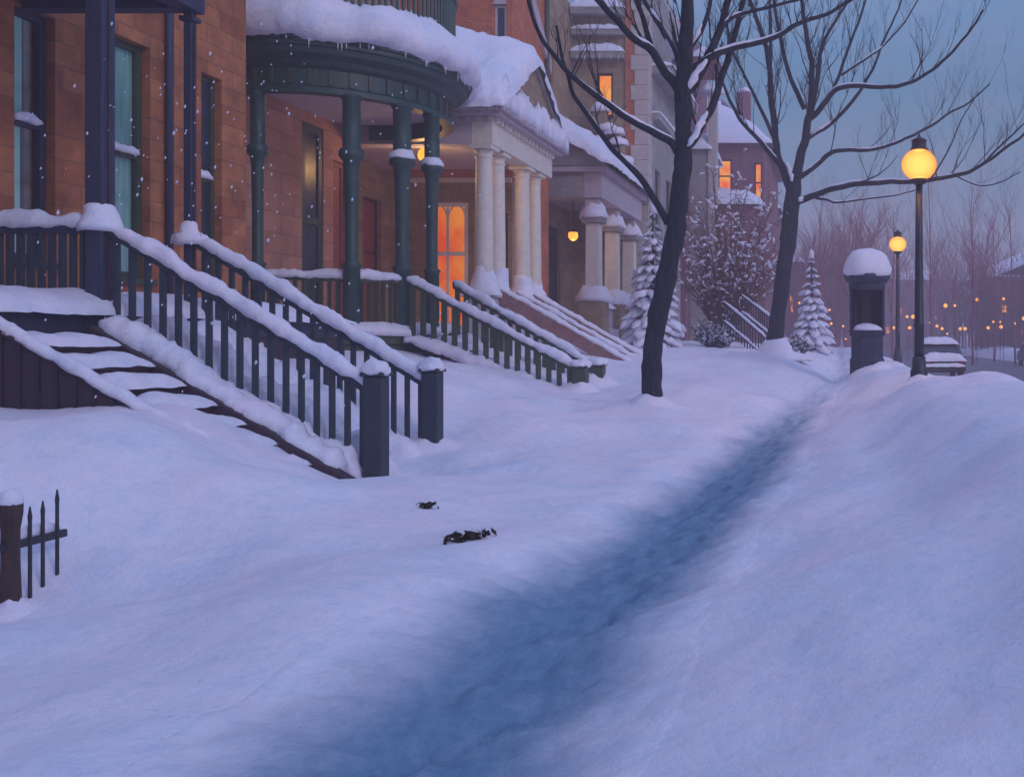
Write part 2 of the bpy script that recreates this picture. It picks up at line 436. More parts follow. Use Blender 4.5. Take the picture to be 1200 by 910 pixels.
def spread(a, b, fine):
    """list of coordinates with fine steps between given knots [(x, step)...]"""
    out = []
    for (x0, s0), (x1, s1) in zip(fine, fine[1:]):
        n = max(1, int((x1-x0)/((s0+s1)/2)))
        out += [x0+(x1-x0)*k/n for k in range(n)]
    out.append(fine[-1][0]); return out
xs = spread(0, 0, [(-220,40),(-40,8),(-14,1),(-9,.25),(-7.5,.10),(3,.08),(4.6,.3),(14,3),(60,15),(300,60)])
ys = spread(0, 0, [(-14,1.5),(0,.25),(2,.05),(9,.08),(18,.16),(34,.4),(60,1.4),(150,8),(420,60)])
mb = MB()
for y in ys:
    for x in xs: mb.v.append(Vector((x, y, ground_z(x, y)-(.07*sstep(.25, .6, trod(x, y)) if -5 < x < 3 and y < 60 else 0))))
m_ = len(xs)
for j in range(len(ys)-1):
    for i in range(len(xs)-1):
        a = j*m_+i; mb.f.append((a, a+1, a+1+m_, a+m_))
kind(mb.build('snow_ground', 'snow', None, True, recalc=False), 'structure')
# footpath: trodden trench laid just over the snow, its rims dive under it
mb = MB(); vals = []
py_ = spread(0, 0, [(-6,.3),(0,.1),(2,.035),(9,.06),(18,.15),(34,.4),(70,1)])
NP = 56
for y in py_:
    cx, w = path_at(y)
    for k in range(NP+1):
        s = -1+2*k/NP; x = cx+s*w*1.7
        tt = trod(x, y); z = ground_z(x, y)+.02*sstep(.12, .5, tt)-.05*(1-sstep(.02, .16, tt))
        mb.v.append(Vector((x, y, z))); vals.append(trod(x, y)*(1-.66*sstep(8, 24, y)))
for j in range(len(py_)-1):
    for i in range(NP):
        a = j*(NP+1)+i; mb.f.append((a, a+1, a+2+NP, a+1+NP))
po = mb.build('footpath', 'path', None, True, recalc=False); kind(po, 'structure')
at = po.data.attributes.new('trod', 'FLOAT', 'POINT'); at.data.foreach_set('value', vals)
# street beyond the bank
mb = MB()
sx = [4.3, 5, 6, 7, 8, 9, 10, 11, 12, 13, 13.8]
syy = spread(0, 0, [(-10,2),(40,3),(200,10)])
for y in syy:
    for x in sx: mb.v.append(Vector((x, y, .035+.02*fn(x*.9, y*.3))))
for j in range(len(syy)-1):
    for i in range(len(sx)-1):
        a = j*len(sx)+i; mb.f.append((a, a+1, a+1+len(sx), a+len(sx)))
kind(mb.build('street', 'asphalt', None, True, recalc=False), 'structure')
# snow bank on the other side of the street
mb = MB(); snow_patch(mb, 13.6, 19, -8, 150, -.05, 1.0, 3, .9, .4, 3, .1, .5)
kind(mb.build('far_pavement_bank', 'snow', None, True), 'structure')

# ------------------------------------------------------------------ building helpers
class Plane:
    """axis 'y': wall facing +x at x=c, u runs along y; axis 'x': wall facing -y at y=c, u runs along x; w = depth into wall"""
    def __init__(s, axis, c): s.axis = axis; s.c = c
    def box(s, mb, u0, u1, w0, w1, z0, z1):
        if s.axis == 'y': mb.box(s.c-w1, s.c-w0, u0, u1, z0, z1)
        else: mb.box(u0, u1, s.c+w0, s.c+w1, z0, z1)
    def pt(s, u, w, z): return Vector((s.c-w, u, z)) if s.axis == 'y' else Vector((u, s.c+w, z))

def wall(parent, pl, u0, u1, z0, z1, ops, mat, th=.35, name='wall'):
    """one wall with rectangular openings (u0,u1,z0,z1)"""
    us = sorted({u0, u1, *[o[0] for o in ops], *[o[1] for o in ops]})
    mb = MB()
    for a, b in zip(us, us[1:]):
        cut = sorted([(o[2], o[3]) for o in ops if o[0] < (a+b)/2 < o[1]])
        z = z0
        for c0, c1 in cut:
            if c0 > z: pl.box(mb, a, b, 0, th, z, c0)
            z = c1
        if z < z1: pl.box(mb, a, b, 0, th, z, z1)
    return mb.build(name, mat, parent)

def window(parent, pl, u0, u1, z0, z1, frame='green', pane='darkglass', mid=None, mull=(), fw=.06, rec=.12, curtain=None, snow=False, seed=0, arch=False, name='window', sill=True):
    mb = MB(); g = .004
    a, b, c, d = u0+g, u1-g, z0+g, z1-g
    pl.box(mb, a, a+fw, rec, rec+.08, c, d); pl.box(mb, b-fw, b, rec, rec+.08, c, d)
    pl.box(mb, a+fw, b-fw, rec, rec+.08, c, c+fw); pl.box(mb, a+fw, b-fw, rec, rec+.08, d-fw, d)
    mids = [] if mid is None else (mid if isinstance(mid, (list, tuple)) else [mid])
    for mz in mids: pl.box(mb, a+fw, b-fw, rec+.004, rec+.076, mz-fw*.5, mz+fw*.5)
    for mu in mull: pl.box(mb, mu-fw*.3, mu+fw*.3, rec+.01, rec+.07, c+fw, d-fw)
    if arch:
        edges = [a+fw*.6]+sorted(mull)+[b-fw*.6]
        for e0, e1 in zip(edges, edges[1:]):
            w = e1-e0; top = d-fw*.5; spring = top-w*.95
            for sgn, x0 in ((1, e0), (-1, e1)):
                pts = [pl.pt(x0+sgn*w*.5*(1-math.cos(t)) , rec+.04, spring+(top-spring)*math.sin(t)) for t in [math.pi/2*k/7 for k in range(8)]]
                mb.tube(pts, fw*.28, 5)
    f = mb.build(name, frame, parent)
    pm = MB(); pl.box(pm, a+fw*.5, b-fw*.5, rec+.035, rec+.045, c+fw*.5, d-fw*.5); pm.build('pane', pane, f)
    if curtain:
        cm = MB(); n = 40; cu0, cu1 = a+fw*.5, b-fw*.5
        for (t0, t1, zz0, zz1) in curtain:
            st = len(cm.v)
            for k in range(n+1):
                t = t0+(t1-t0)*k/n; u = cu0+(cu1-cu0)*t
                w = rec+.085+.022*math.sin(k*1.35)
                cm.v += [pl.pt(u, w, zz0), pl.pt(u, w, zz1)]
            for k in range(n): cm.f.append((st+2*k, st+2*k+2, st+2*k+3, st+2*k+1))
        cm.build('curtain', 'curtain' if seed % 2 else 'blind', f, True)
        rm = MB(); pl.box(rm, a-.02, b+.02, rec+.3, rec+.34, c-.05, d+.05); rm.build('dim_room', 'room', f)
    if sill:
        sm = MB(); pl.box(sm, u0-.05, u1+.05, -.07, rec-.002, z0-.09, z0-.003); sm.build('sill', frame, f, bevel=.008)
    if snow:
        for mz in mids:
            s = MB(); sd = Vector((0, 0, 0))
            p0, p1 = pl.pt(a+fw, rec-.01, mz+fw*.5), pl.pt(b-fw, rec-.01, mz+fw*.5)
            snow_strip(s, [p0, p1], .09, .09, seed, .03); s.build('snow_cap', 'snow', f, True)
    return f

def ledge(parent, pl, u0, u1, z, proj, h, mat, snow=.12, seed=0, name='ledge'):
    mb = MB(); pl.box(mb, u0, u1, -proj, -.002, z-h, z); o = mb.build(name, mat, parent, bevel=.015)
    if snow:
        a, b = pl.pt(u0, 0, z), pl.pt(u1, -proj, z)
        s = MB(); snow_patch(s, min(a.x, b.x), max(a.x, b.x), min(a.y, b.y), max(a.y, b.y), z, snow, seed, .06, .4, 4, .03, 4)
        s.build('snow_cap', 'snow', o, True)
        # hanging fringe of small icicles
    return o

def icicles(parent, pts, seed=0, n=12, lo=.05, hi=.22):
    rng = random.Random(seed)
    for k in range(n):
        t = rng.random()*(len(pts)-1); i = min(int(t), len(pts)-2)
        p = Vector(pts[i]).lerp(Vector(pts[i+1]), t-i); L = rng.uniform(lo, hi)
        MB().tube([p+Vector((0, 0, .02)), p-Vector((0, 0, L*.5)), p-Vector((0, 0, L))], [.012, .008, .0015], 5).build('icicle', 'snow', parent, True)

def balusters(parent, a, b, base, n, w, mat, skip_ends=True, seed=0, turned=False):
    """n upright balusters hung under the rail a-b, down to the line base=(za,zb)"""
    a, b = Vector(a), Vector(b); rng = random.Random(seed)
    for k in range(n):
        t = (k+.5)/n if skip_ends else k/(n-1)
        p = a.lerp(b, t); z0 = base[0]+(base[1]-base[0])*t
        mb = MB()
        if turned:
            H = p.z-z0
            mb.lathe((p.x, p.y, z0), [(w*.5, 0), (w*.5, H*.14), (w*.3, H*.2), (w*.48, H*.42), (w*.28, H*.78), (w*.5, H*.84), (w*.5, H)], 8)
            mb.build('baluster', mat, parent, False, .004)
        else:
            mb.box(p.x-w/2, p.x+w/2, p.y-w/2, p.y+w/2, z0, p.z)
            mb.build('baluster', mat, parent, bevel=.004)

def rail(parent, pts, w, h, mat, sw, sh, seed=0, name='handrail', snow=True, droop=.04):
    mb = MB()
    for a, b in zip(pts, pts[1:]): mb.bar(a, b, w, h)
    o = mb.build(name, mat, parent, bevel=.01)
    if snow:
        s = MB(); snow_strip(s, [Vector(p)+Vector((0, 0, h/2-.01)) for p in pts], sw, sh, seed, .045, droop); s.build('snow_cap', 'snow', o, True)
    return o

def newel(parent, x, y, z0, z1, w, mat, seed=0, dome=.14):
    mb = MB().box(x-w/2, x+w/2, y-w/2, y+w/2, z0, z1)
    o = mb.build('newel_post', mat, parent, bevel=.012)
    c = MB().box(x-w*.62, x+w*.62, y-w*.62, y+w*.62, z1+.001, z1+.05); c.build('cap', mat, o, bevel=.012)
    s = MB(); snow_dome(s, (x, y, z1+.052), w*.78, dome, seed); s.build('snow_cap', 'snow', o, True)
    return o

def flight(parent, x0, z0, x1, z1, y0, y1, n, mat, seed=0, sh=.11):
    """steps going down in +x from (x0,z0) to (x1,z1)"""
    dx, dz = (x1-x0)/n, (z0-z1)/n
    for k in range(n):
        xa = x0+dx*k; zt = z0-dz*(k+1)
        mb = MB().box(xa+.002, xa+dx-.001, y0, y1, -.2, zt-.05)
        o = mb.build('step', mat, parent)
        t = MB().box(xa-.02, xa+dx+.03, y0, y1, zt-.048, zt); t.build('tread', mat, o, bevel=.01)
        s = MB(); snow_patch(s, xa, xa+dx+.03, y0+.01, y1-.01, zt, sh, seed+k, .05, .45, 4, .03, 3); s.build('snow_cap', 'snow', o, True)

def drift(parent, x, y, r, spread_=2.4, h=.14, seed=0):
    '''small skirt of blown snow round the foot of something standing in the snow'''
    mb = MB(); n, rings = 26, [(spread_, -.05), (spread_*.8, .10), (1+(spread_-1)*.45, .38), (1.12, .78), (.9, 1.0), (.5, 1.05)]
    m = n
    for q, f in rings:
        for k in range(n):
            a = 2*math.pi*k/n; e = 1+.35*fn(math.cos(a)*1.3+seed, math.sin(a)*1.3, seed) if q > 1 else 1
            px_, py2 = x+math.cos(a)*r*(1+(q-1)*e), y+math.sin(a)*r*(1+(q-1)*e)
            hz_ = h*f*(1+.6*fn(math.cos(a)*.9+seed*2, math.sin(a)*.9, 3))
            mb.v.append(Vector((px_, py2, ground_z(px_, py2)+hz_)))
    for i in range(len(rings)-1):
        for k in range(n): mb.f.append((i*m+k, i*m+(k+1) % n, (i+1)*m+(k+1) % n, (i+1)*m+k))
    return mb.build('snow_drift', 'snow', parent, True)

# ================================================================== HOUSE 1 : brown brick house with porch
h1 = thing('brick_house', 'brown brick house with tall dark sash windows behind an indigo timber porch', 'house', (-14, 9, 0))
F = Plane('y', -10)
ops = [(11.42, 12.02, 2.55, 5.68), (12.93, 13.68, 2.45, 5.82), (14.78, 15.28, 2.45, 5.80), (9.55, 10.3, 2.45, 5.7)]
wall(h1, F, 1, 15.9, -.2, 10, ops, 'brick1')
mb = MB().box(-18, -10.36, 15.55, 15.9, -.2, 10); mb.build('side_wall', 'brick1', h1)
mb = MB().box(-18, -10.36, 1, 15.54, 9.6, 10); mb.build('roof', 'greystone', h1)
s = MB(); snow_patch(s, -18, -9.95, 1, 15.9, 10, .3, 5, .4); s.build('roof_snow', 'snow', h1, True)
window(h1, F, *ops[0], frame='bluewood', pane='glass', mid=4.27, curtain=[(0, .55, 4.3, 5.7), (0, .5, 2.55, 4.25)], snow=True, seed=2, fw=.09)
window(h1, F, *ops[1], frame='green2', pane='glass', mid=4.22, curtain=[(0, 1, 4.25, 5.8), (0, .9, 2.4, 4.2)], snow=True, seed=3, fw=.09)
window(h1, F, *ops[2], frame='green2', pane='darkglass', mid=4.15, snow=True, seed=5, fw=.08)
window(h1, F, *ops[3], frame='bluewood', pane='darkglass', mid=4.2, seed=7, fw=.08)
mb = MB()
mb.tube([(-9.93, 13.98, 1.9), (-9.93, 13.98, 9.6)], .055, 10); mb.build('drainpipe', 'bluewood', h1, True)
# snow blown against the facade foot
mb = MB().box(-9.98, -7.92, 8.3, 15.2, 1.62, 1.85); mb.build('porch_floor', 'bluewood', h1)
s = MB(); snow_patch(s, -9.95, -7.86, 8.25, 15.2, 1.851, .26, 3, .1, .3, 6, .06); s.build('porch_snow', 'snow', h1, True)
mb = MB().box(-8.05, -7.96, 12.2, 15.2, -.2, 1.6); mb.build('porch_skirt', 'plum', h1)
for y, e in ((10.2, .095), (11.62, .05)):
    mb = MB().box(-8.0-e, -8.0+e, y-e, y+e, 1.85, 5.618); c = mb.build('column', 'bluewood', h1, bevel=.012)
    MB().box(-8.04-e, -7.96+e, y-e-.03, y+e+.03, 5.5, 5.56).build('capital', 'bluewood', c, bevel=.01)
    s = MB(); s.lathe((-8.0, y, 2.8), [(.20, -.05), (.20, .02), (.175, .06), (e*1.42+.028, .10), (e*1.42+.018, .15), (e*1.42+.008, .21), (e*1.3, .23), (e*.4, .23)], 28); s.jitter(.03, 6, int(y)); s.build('snow_cap', 'snow', c, True)
    # slim pilaster strip on the street face
    MB().box(-8.0+e+.001, -7.985+e, y-.02, y+.02, 1.9, 5.45).build('moulding', 'plum', c)
mb = MB().box(-8.12, -7.88, 8.2, 11.72, 5.62, 5.95); mb.build('porch_beam', 'bluewood', h1, bevel=.01)
mb = MB().box(-9.98, -8.145, 11.50, 11.70, 5.63, 5.949); mb.build('porch_beam', 'bluewood', h1, bevel=.01)
# curved bracket under the beam
mb = MB().prism([(10.30, 5.615), (10.30, 5.13)]+[(10.30+.75*(1-math.cos(t)), 5.13+.485*math.sin(t)) for t in [math.pi/2*k/8 for k in range(1, 9)]], 'x', -8.04, -7.97)
mb.build('bracket', 'bluewood', h1)
mb = MB().box(-9.98, -7.75, 8.1, 11.8, 5.955, 6.15); mb.build('porch_roof', 'bluewood', h1, bevel=.02)
s = MB(); snow_patch(s, -9.98, -7.72, 8.1, 11.82, 6.15, .4, 8, .12); s.build('porch_roof_snow', 'snow', h1, True)
rl = rail(h1, [(-9.96, 10.2, 2.80), (-9.0, 10.2, 2.78), (-8.1, 10.2, 2.78)], .09, .12, 'bluewood', .17, .12, 21, 'porch_railing')
balusters(rl, (-9.95, 10.2, 2.74), (-8.12, 10.2, 2.74), (1.88, 1.88), 16, .055, 'teal', seed=2)
s = MB(); snow_strip(s, [(-9.95, 10.16, 1.86), (-9, 10.12, 1.86), (-7.95, 10.12, 1.84)], .4, .24, 31, .05, .05); s.build('snow_drift', 'snow', h1, True)

# ------------------------------------------------------------------ front stairs of house 1
st = thing('front_stairs', 'dark teal wooden front stairs with two snow topped handrails and square newel posts', 'stairs', (-5.2, 10.9, 0))
flight(st, -7.9, 1.85, -5.15, .02, 10.32, 11.5, 10, 'plum', 3)
for y, sd in ((10.2, 1), (11.62, 2)):
    top = Vector((-7.9, y, 2.76)); bot = Vector((-5.06, y, 1.02))
    rl = rail(st, [top, bot], .09, .12, 'teal', .155, .10, 40+sd, droop=.035)
    balusters(st, top+Vector((0, 0, -.04)), bot+Vector((0, 0, -.04)), (1.72, -.02), 17, .052, 'teal', seed=sd)
    drift(newel(st, -5.0, y, -.3, 1.17, .2, 'teal', 50+sd, .13), -5.0, y, .155, 2.4, .10, sd)
    mb = MB().bar((-7.9, y, 1.62), (-5.1, y, -.10), .12, .26); so = mb.build('stringer', 'plum', st, bevel=.01)
    s = MB(); snow_strip(s, [(-7.9, y-.02, 1.74), (-6.4, y-.02, .84), (-5.15, y-.02, .06)], .26, .17, 60+sd, .05, .06); s.build('snow_cap', 'snow', so, True)

for y, wd, hh, sd in ((10.52, .55, .30, 3), (11.3, .5, .26, 4)):
    s = MB(); snow_strip(s, [(-7.9, y, 1.68), (-6.5, y, .82), (-5.05, y, -.02)], wd, hh, 160+sd, .06, .1, 12); s.build('snow_drift', 'snow', st, True)
# neighbour flight, nearer
sw = thing('side_stairs', 'snow covered wooden steps beside a sloping dark board side panel', 'stairs', (-6.6, 9.2, 0))
flight(sw, -7.75, 1.72, -5.5, .30, 8.58, 9.7, 7, 'plum', 23, .125)
poly = [(-9.9, -.2), (-9.9, 2.2), (-8.6, 2.2), (-6.1, .78), (-5.6, .5), (-5.6, -.2)]
poly = [(-9.9, -.2), (-9.9, 2.95), (-6.12, .80), (-5.6, .50), (-5.6, -.2)]
mb = MB().prism(poly, 'y', 8.50, 8.56); pn = mb.build('side_panel', 'plum', sw)
for k in range(22):
    x = -9.4+k*.168
    zt = .80+(-6.12-x)*.569
    if zt < .62: break
    MB().box(x-.012, x+.012, 8.478, 8.499, .2, zt-.02).build('batten', 'iron', pn)
mb = MB().bar((-9.9, 8.53, 2.97), (-5.7, 8.53, .585), .11, .05); tr = mb.build('sloping_rail', 'plum', sw, bevel=.008)
s = MB(); snow_strip(s, [(-9.9, 8.53, 2.99), (-7.6, 8.53, 1.685), (-5.7, 8.53, .60)], .13, .07, 71, .04, .02); s.build('snow_cap', 'snow', tr, True)
mb = MB().bar((-7.75, 9.82, 1.62), (-5.0, 9.82, -.02), .16, .2); so = mb.build('stringer', 'plum', sw, bevel=.015)
s = MB(); snow_strip(s, [(-7.75, 9.95, 1.74), (-6.4, 9.95, .92), (-5.25, 9.95, .2)], .30, .16, 72, .04, .08); s.build('snow_cap', 'snow', so, True)

# ================================================================== HOUSE 2 : rounded green porch
h2 = thing('porch_house', 'pinkish stone house with a rounded dark green porch under thick snow', 'house', (-13, 20, 0))
F2 = Plane('y', -11.5)
ops = [(20.2, 21.05, 2.1, 6.3), (21.45, 22.1, 1.9, 5.7), (23.6, 24.5, 1.9, 5.6)]
wall(h2, F2, 15.91, 22.3, -.2, 9.2, ops[:2], 'stone2')
window(h2, F2, *ops[0], frame='green', pane='darkglass', mid=4.2, seed=1, fw=.16, rec=.02)
window(h2, F2, *ops[1], frame='reddoor', pane='reddoor', seed=4, fw=.1, rec=.1, name='door', sill=False)  # shadow of the window recess, put in as a maroon door leaf
C2 = Vector((-10.5, 19.7, 0)); PI = math.pi
def ring(prof, mat, name, parent, n=64, smooth=True, a0=-PI*.62, a1=PI*.55):
    mb = MB(); mb.lathe(C2, prof, n, a0, a1); return mb.build(name, mat, parent, smooth)
fr = ring([(2.06, 6.20), (2.30, 6.20), (2.30, 6.30), (2.24, 6.33), (2.20, 6.36), (2.20, 6.66), (2.24, 6.68), (2.30, 6.72), (2.36, 6.80), (2.52, 6.88), (2.56, 6.98), (2.62, 7.0), (2.62, 7.08), (2.06, 7.08), (2.06, 6.2)], 'green', 'frieze', h2, smooth=False)
for k in range(24):
    a = -PI*.6+k*PI*1.12/23
    mb = MB(); ca, sa = math.cos(a), math.sin(a)
    p = C2+Vector((ca*2.215, sa*2.215, 0)); t = Vector((-sa, ca, 0))*.03; q = Vector((ca, sa, 0))*.025
    mb.add([p-t-q+Vector((0,0,6.37)), p+t-q+Vector((0,0,6.37)), p+t+q+Vector((0,0,6.37)), p-t+q+Vector((0,0,6.37)),
            p-t-q+Vector((0,0,6.655)), p+t-q+Vector((0,0,6.655)), p+t+q+Vector((0,0,6.655)), p-t+q+Vector((0,0,6.655))],
           [(0,3,2,1),(4,5,6,7),(0,1,5,4),(1,2,6,5),(2,3,7,6),(3,0,4,7)])
    mb.build('panel_divider', 'green2', fr)
mb = MB(); mb.lathe(C2, [(.01, 6.55), (2.05, 6.55), (2.05, 6.6), (.01, 6.6)], 48); mb.build('porch_ceiling', 'mauve', h2)
# roof and its great snow cushion
mb = MB(); mb.lathe(C2, [(.01, 7.09), (2.66, 7.09), (2.66, 7.16), (2.3, 7.35), (.01, 7.45)], 64); mb.build('porch_roof', 'green', h2)
mb = MB(); mb.lathe(C2, [(2.60, 7.10), (2.76, 7.12), (2.86, 7.24), (2.86, 7.42), (2.78, 7.62), (2.66, 7.80), (2.5, 7.95), (2.3, 8.06), (2.0, 8.1), (1.2, 8.14), (.5, 8.14), (.01, 8.14)], 150)
mb.jitter(.16, 1.3, 4); mb.jitter(.07, 4.2, 6); mb.jitter(.035, 12, 9); mb.build('porch_roof_snow', 'snow', h2, True)
rng = random.Random(5)
for k in range(26):
    a = rng.uniform(-PI*.55, PI*.2); L = rng.uniform(.06, .22)
    p = C2+Vector((math.cos(a)*2.68, math.sin(a)*2.68, 7.12))
    MB().tube([p, p-Vector((0, 0, L*.6)), p-Vector((0, 0, L))], [.014, .008, .002], 5).build('icicle', 'snow', h2, True)
bal = ring([(2.24, 8.86), (2.36, 8.86), (2.36, 8.95), (2.24, 8.95), (2.24, 8.86)], 'green', 'balcony_railing', h2, smooth=False, a0=-PI*.6, a1=PI*.4)
for k in range(62):
    a = -PI*.6+k*PI*1.0/61; p = C2+Vector((math.cos(a)*2.3, math.sin(a)*2.3, 0))
    MB().tube([p+Vector((0, 0, 7.95)), p+Vector((0, 0, 8.87))], .032, 6).build('baluster', 'green', bal)
for ang, w in ((-98, .12), (-55, .15), (-30, .16), (-9, .14)):
    a = R(ang); p = C2+Vector((math.cos(a)*2.19, math.sin(a)*2.19, 0))
    H0 = 1.7
    prof = [(w, 0), (w, 1.25), (w*1.25, 1.3), (w*.8, 1.36), (w*.78, 2.2), (w*.9, 3.1), (w*1.02, 3.28), (w*1.5, 3.36), (w*1.5, 3.48), (w*1.05, 3.54), (w*1.05, 4.44), (w*1.25, 4.46), (w*1.25, 4.52)]
    mb = MB().lathe((p.x, p.y, H0), prof, 14); c = mb.build('column', 'green', h2, True)
    if ang > -50:
        s = MB(); mbz = H0+3.485
        s.lathe((p.x, p.y, mbz), [(w*1.55, -.03), (w*1.62, .01), (w*1.45, .07), (w*1.12, .13), (w*1.0, .15)], 16); s.jitter(.03, 7, int(w*100)); s.build('snow_cap', 'snow', c, True)
mb = MB(); mb.lathe(C2, [(.01, 1.5), (2.35, 1.5), (2.35, 1.7), (.01, 1.7)], 48); mb.build('porch_floor', 'green2', h2)
mb = MB(); mb.lathe(C2, [(2.28, .3), (2.28, 1.49)], 48, -PI*.6, PI*.3); mb.build('porch_skirt', 'green2', h2)  # dark hollow under the porch, its shade put in as a closed skirt
s = MB(); s.lathe(C2, [(2.0, 1.70), (2.44, 1.70), (2.42, 1.82), (2.25, 1.93), (2.0, 1.94), (1.0, 1.86), (.01, 1.86)], 70); s.jitter(.08, 2.5, 3); s.build('porch_snow', 'snow', h2, True)
pa = [Vector((-10.85, 17.55, 2.76)), Vector((-9.3, 17.98, 2.75)), Vector((-8.58, 18.5, 2.74))]
rl = rail(h2, pa, .09, .11, 'green2', .18, .12, 33, 'porch_railing')
for i in range(2):
    balusters(rl, pa[i]-Vector((0, 0, .03)), pa[i+1]-Vector((0, 0, .03)), (1.75, 1.75), (11, 7)[i], .06, 'green2')
# stairs of house 2
s2 = thing('front_stairs', 'olive green wooden stairs with snowy balustrade coming down from the rounded porch', 'stairs', (-5.2, 19.1, 0))
flight(s2, -8.2, 1.7, -5.1, .3, 18.62, 19.7, 9, 'green2', 43)
for y, xt, sd in ((18.5, -8.45, 1), (19.85, -8.1, 2)):
    top = Vector((xt, y, 2.74)); bot = Vector((-5.15, y, 1.0))
    rail(s2, [top, bot], .1, .13, 'green2', .18, .11, 80+sd, droop=.04)
    balusters(s2, top-Vector((0, 0, .04)), bot-Vector((0, 0, .04)), (1.66, .1), 16, .085, 'green2', seed=sd)
    drift(newel(s2, -5.04, y, -.1, 1.03, .27, 'green2', 90+sd, .12), -5.04, y, .215, 2.2, .2, sd)
    s = MB(); snow_strip(s, [(xt, y, 1.62), (-6.6, y, .92), (-5.15, y, .35)], .4, .16, 95+sd, .06, .06); s.build('snow_drift', 'snow', s2, True)

# ================================================================== HOUSE 3 : white portico
h3 = thing('portico_house', 'red brick house with paired cream columns, snowy pediment and glowing arched door', 'house', (-13, 25, 0))
F3 = Plane('y', -12.8)
wall(h3, F3, 22.3, 27.5, -.2, 12.5, [(23.4, 24.4, 1.9, 5.4), (25.4, 26.4, 1.9, 5.5)], 'tanstone')
window(h3, F3, 23.4, 24.4, 1.9, 5.4, 'bluedoor', 'darkglass', 4.0, name='window')
window(h3, F3, 25.4, 26.4, 1.9, 5.5, 'brownwood', 'reddoor', 4.0, name='door', sill=False)
mb = MB().box(-12.79, -11.5, 22.301, 22.6, -.2, 9.2); mb.build('side_wall', 'stone2', h3)
Q3 = Plane('x', 27.5)
dop = (-12.02, -10.78, 1.9, 5.62)
wop = (-10.02, -9.66, 10.4, 11.4)
wall(h3, Q3, -12.79, -9.5, -.2, 6.25, [dop, (-9.98, -9.62, 1.9, 5.3)], 'tanstone', name='porch_wall')
wall(h3, Q3, -12.79, -9.5, 6.251, 14, [wop], 'redbrick', name='wall')
window(h3, Q3, *dop, frame='white', pane='litdoor', mid=[4.12], mull=(-11.4,), fw=.12, rec=.02, arch=True, name='door', sill=False)
window(h3, Q3, -9.98, -9.62, 1.9, 5.3, 'bluedoor', 'darkglass', 4.0)
window(h3, Q3, *wop, frame='mauve', pane='darkglass', fw=.07, rec=.05, sill=False)
# pointed hood stones of the upper window
MB().prism([(-10.06, 11.41), (-9.62, 11.41), (-9.84, 11.75)], 'y', 27.44, 27.498).build('window_hood', 'mauve', h3)
ledge(h3, Q3, -12.7, -9.5, 6.33, .08, .14, 'cream', 0)
mb = MB().box(-12.79, -9.5, 27.86, 31.0, -.2, 14); mb.build('wall', 'redbrick', h3)
mb = MB().bar((-9.46, 27.4, 13.6), (-9.46, 31.0, 10.6), .12, .5); mb.build('barge_board', 'mauve', h3)
mb = MB(); mb.tube([(-9.42, 30.6, 7), (-9.42, 30.6, 14)], .08, 8); mb.build('drainpipe', 'green2', h3, True)
# portico
Z0, Z1 = 6.17, 6.82
mb = MB().box(-8.55, -8.05, 22.0, 26.6, Z0, Z1); en = mb.build('entablature', 'cream', h3, bevel=.01)
MB().box(-12.78, -8.555, 22.0, 22.45, Z0, Z1).build('entablature', 'mauve', h3, bevel=.01)
MB().box(-12.78, -8.56, 22.46, 26.6, Z0+.25, Z0+.32).build('porch_ceiling', 'mauve', h3)
MB().box(-12.78, -7.82, 21.8, 26.85, Z1+.003, Z1+.09).build('cornice', 'mauve', h3, bevel=.015)
MB().box(-12.78, -7.70, 21.7, 26.95, Z1+.093, Z1+.22).build('cornice', 'mauve', h3, bevel=.02)
for k in range(16):
    MB().box(-8.04-.0, -7.96, 22.1+k*.285, 22.22+k*.285, Z1-.13, Z1-.002).build('dentil', 'cream', h3)
for k in range(18):
    x = -12.4+k*.245
    MB().box(x, x+.11, 21.93, 21.998, Z1-.12, Z1-.002).build('dentil', 'mauve', h3)
zc = Z1+.225
# pediment roof: ridge runs back from the street
apex = 8.75; ym = 24.3
tri = [(21.86, zc), (26.79, zc), (ym, apex-.132)]
MB().prism(tri, 'x', -8.0, -7.84).build('pediment', 'tanstone', h3)
MB().prism([(21.7, zc+.001), (21.85, zc+.001), (ym, apex-.13), (ym, apex-.02)], 'x', -12.7, -7.75).build('roof', 'greystone', h3)
MB().prism([(26.95, zc+.001), (ym, apex-.02), (ym, apex-.13), (26.8, zc+.001)], 'x', -12.7, -7.75).build('roof', 'greystone', h3)
def rz3(x, y):
    t = abs(y-ym)/(ym-21.7); back = sstep(-8.6, -10.8, x)
    return zc+(apex-zc)*(1-t)+back*.45*(1-t*t)
s = MB(); snow_patch(s, -12.7, -7.70, 21.55, 27.05, rz3, .72, 12, .10, .22, 9, .05, 1.1); s.jitter(.06, 5, 3); s.build('roof_snow', 'snow', h3, True)
s = MB(); snow_strip(s, [(-7.80, 21.75, zc-.02), (-7.80, 24.3, zc), (-7.80, 26.9, zc-.02)], .30, .62, 44, .07, .05, 12); s.jitter(.05, 4, 2); s.build('cornice_snow', 'snow', h3, True)
icicles(h3, [(-7.8, 21.66, zc-.05), (-9.5, 21.66, zc-.05)], 8, 9); icicles(h3, [(-7.68, 21.7, zc-.02), (-7.68, 26.5, zc-.02)], 9, 12, .06, .25)
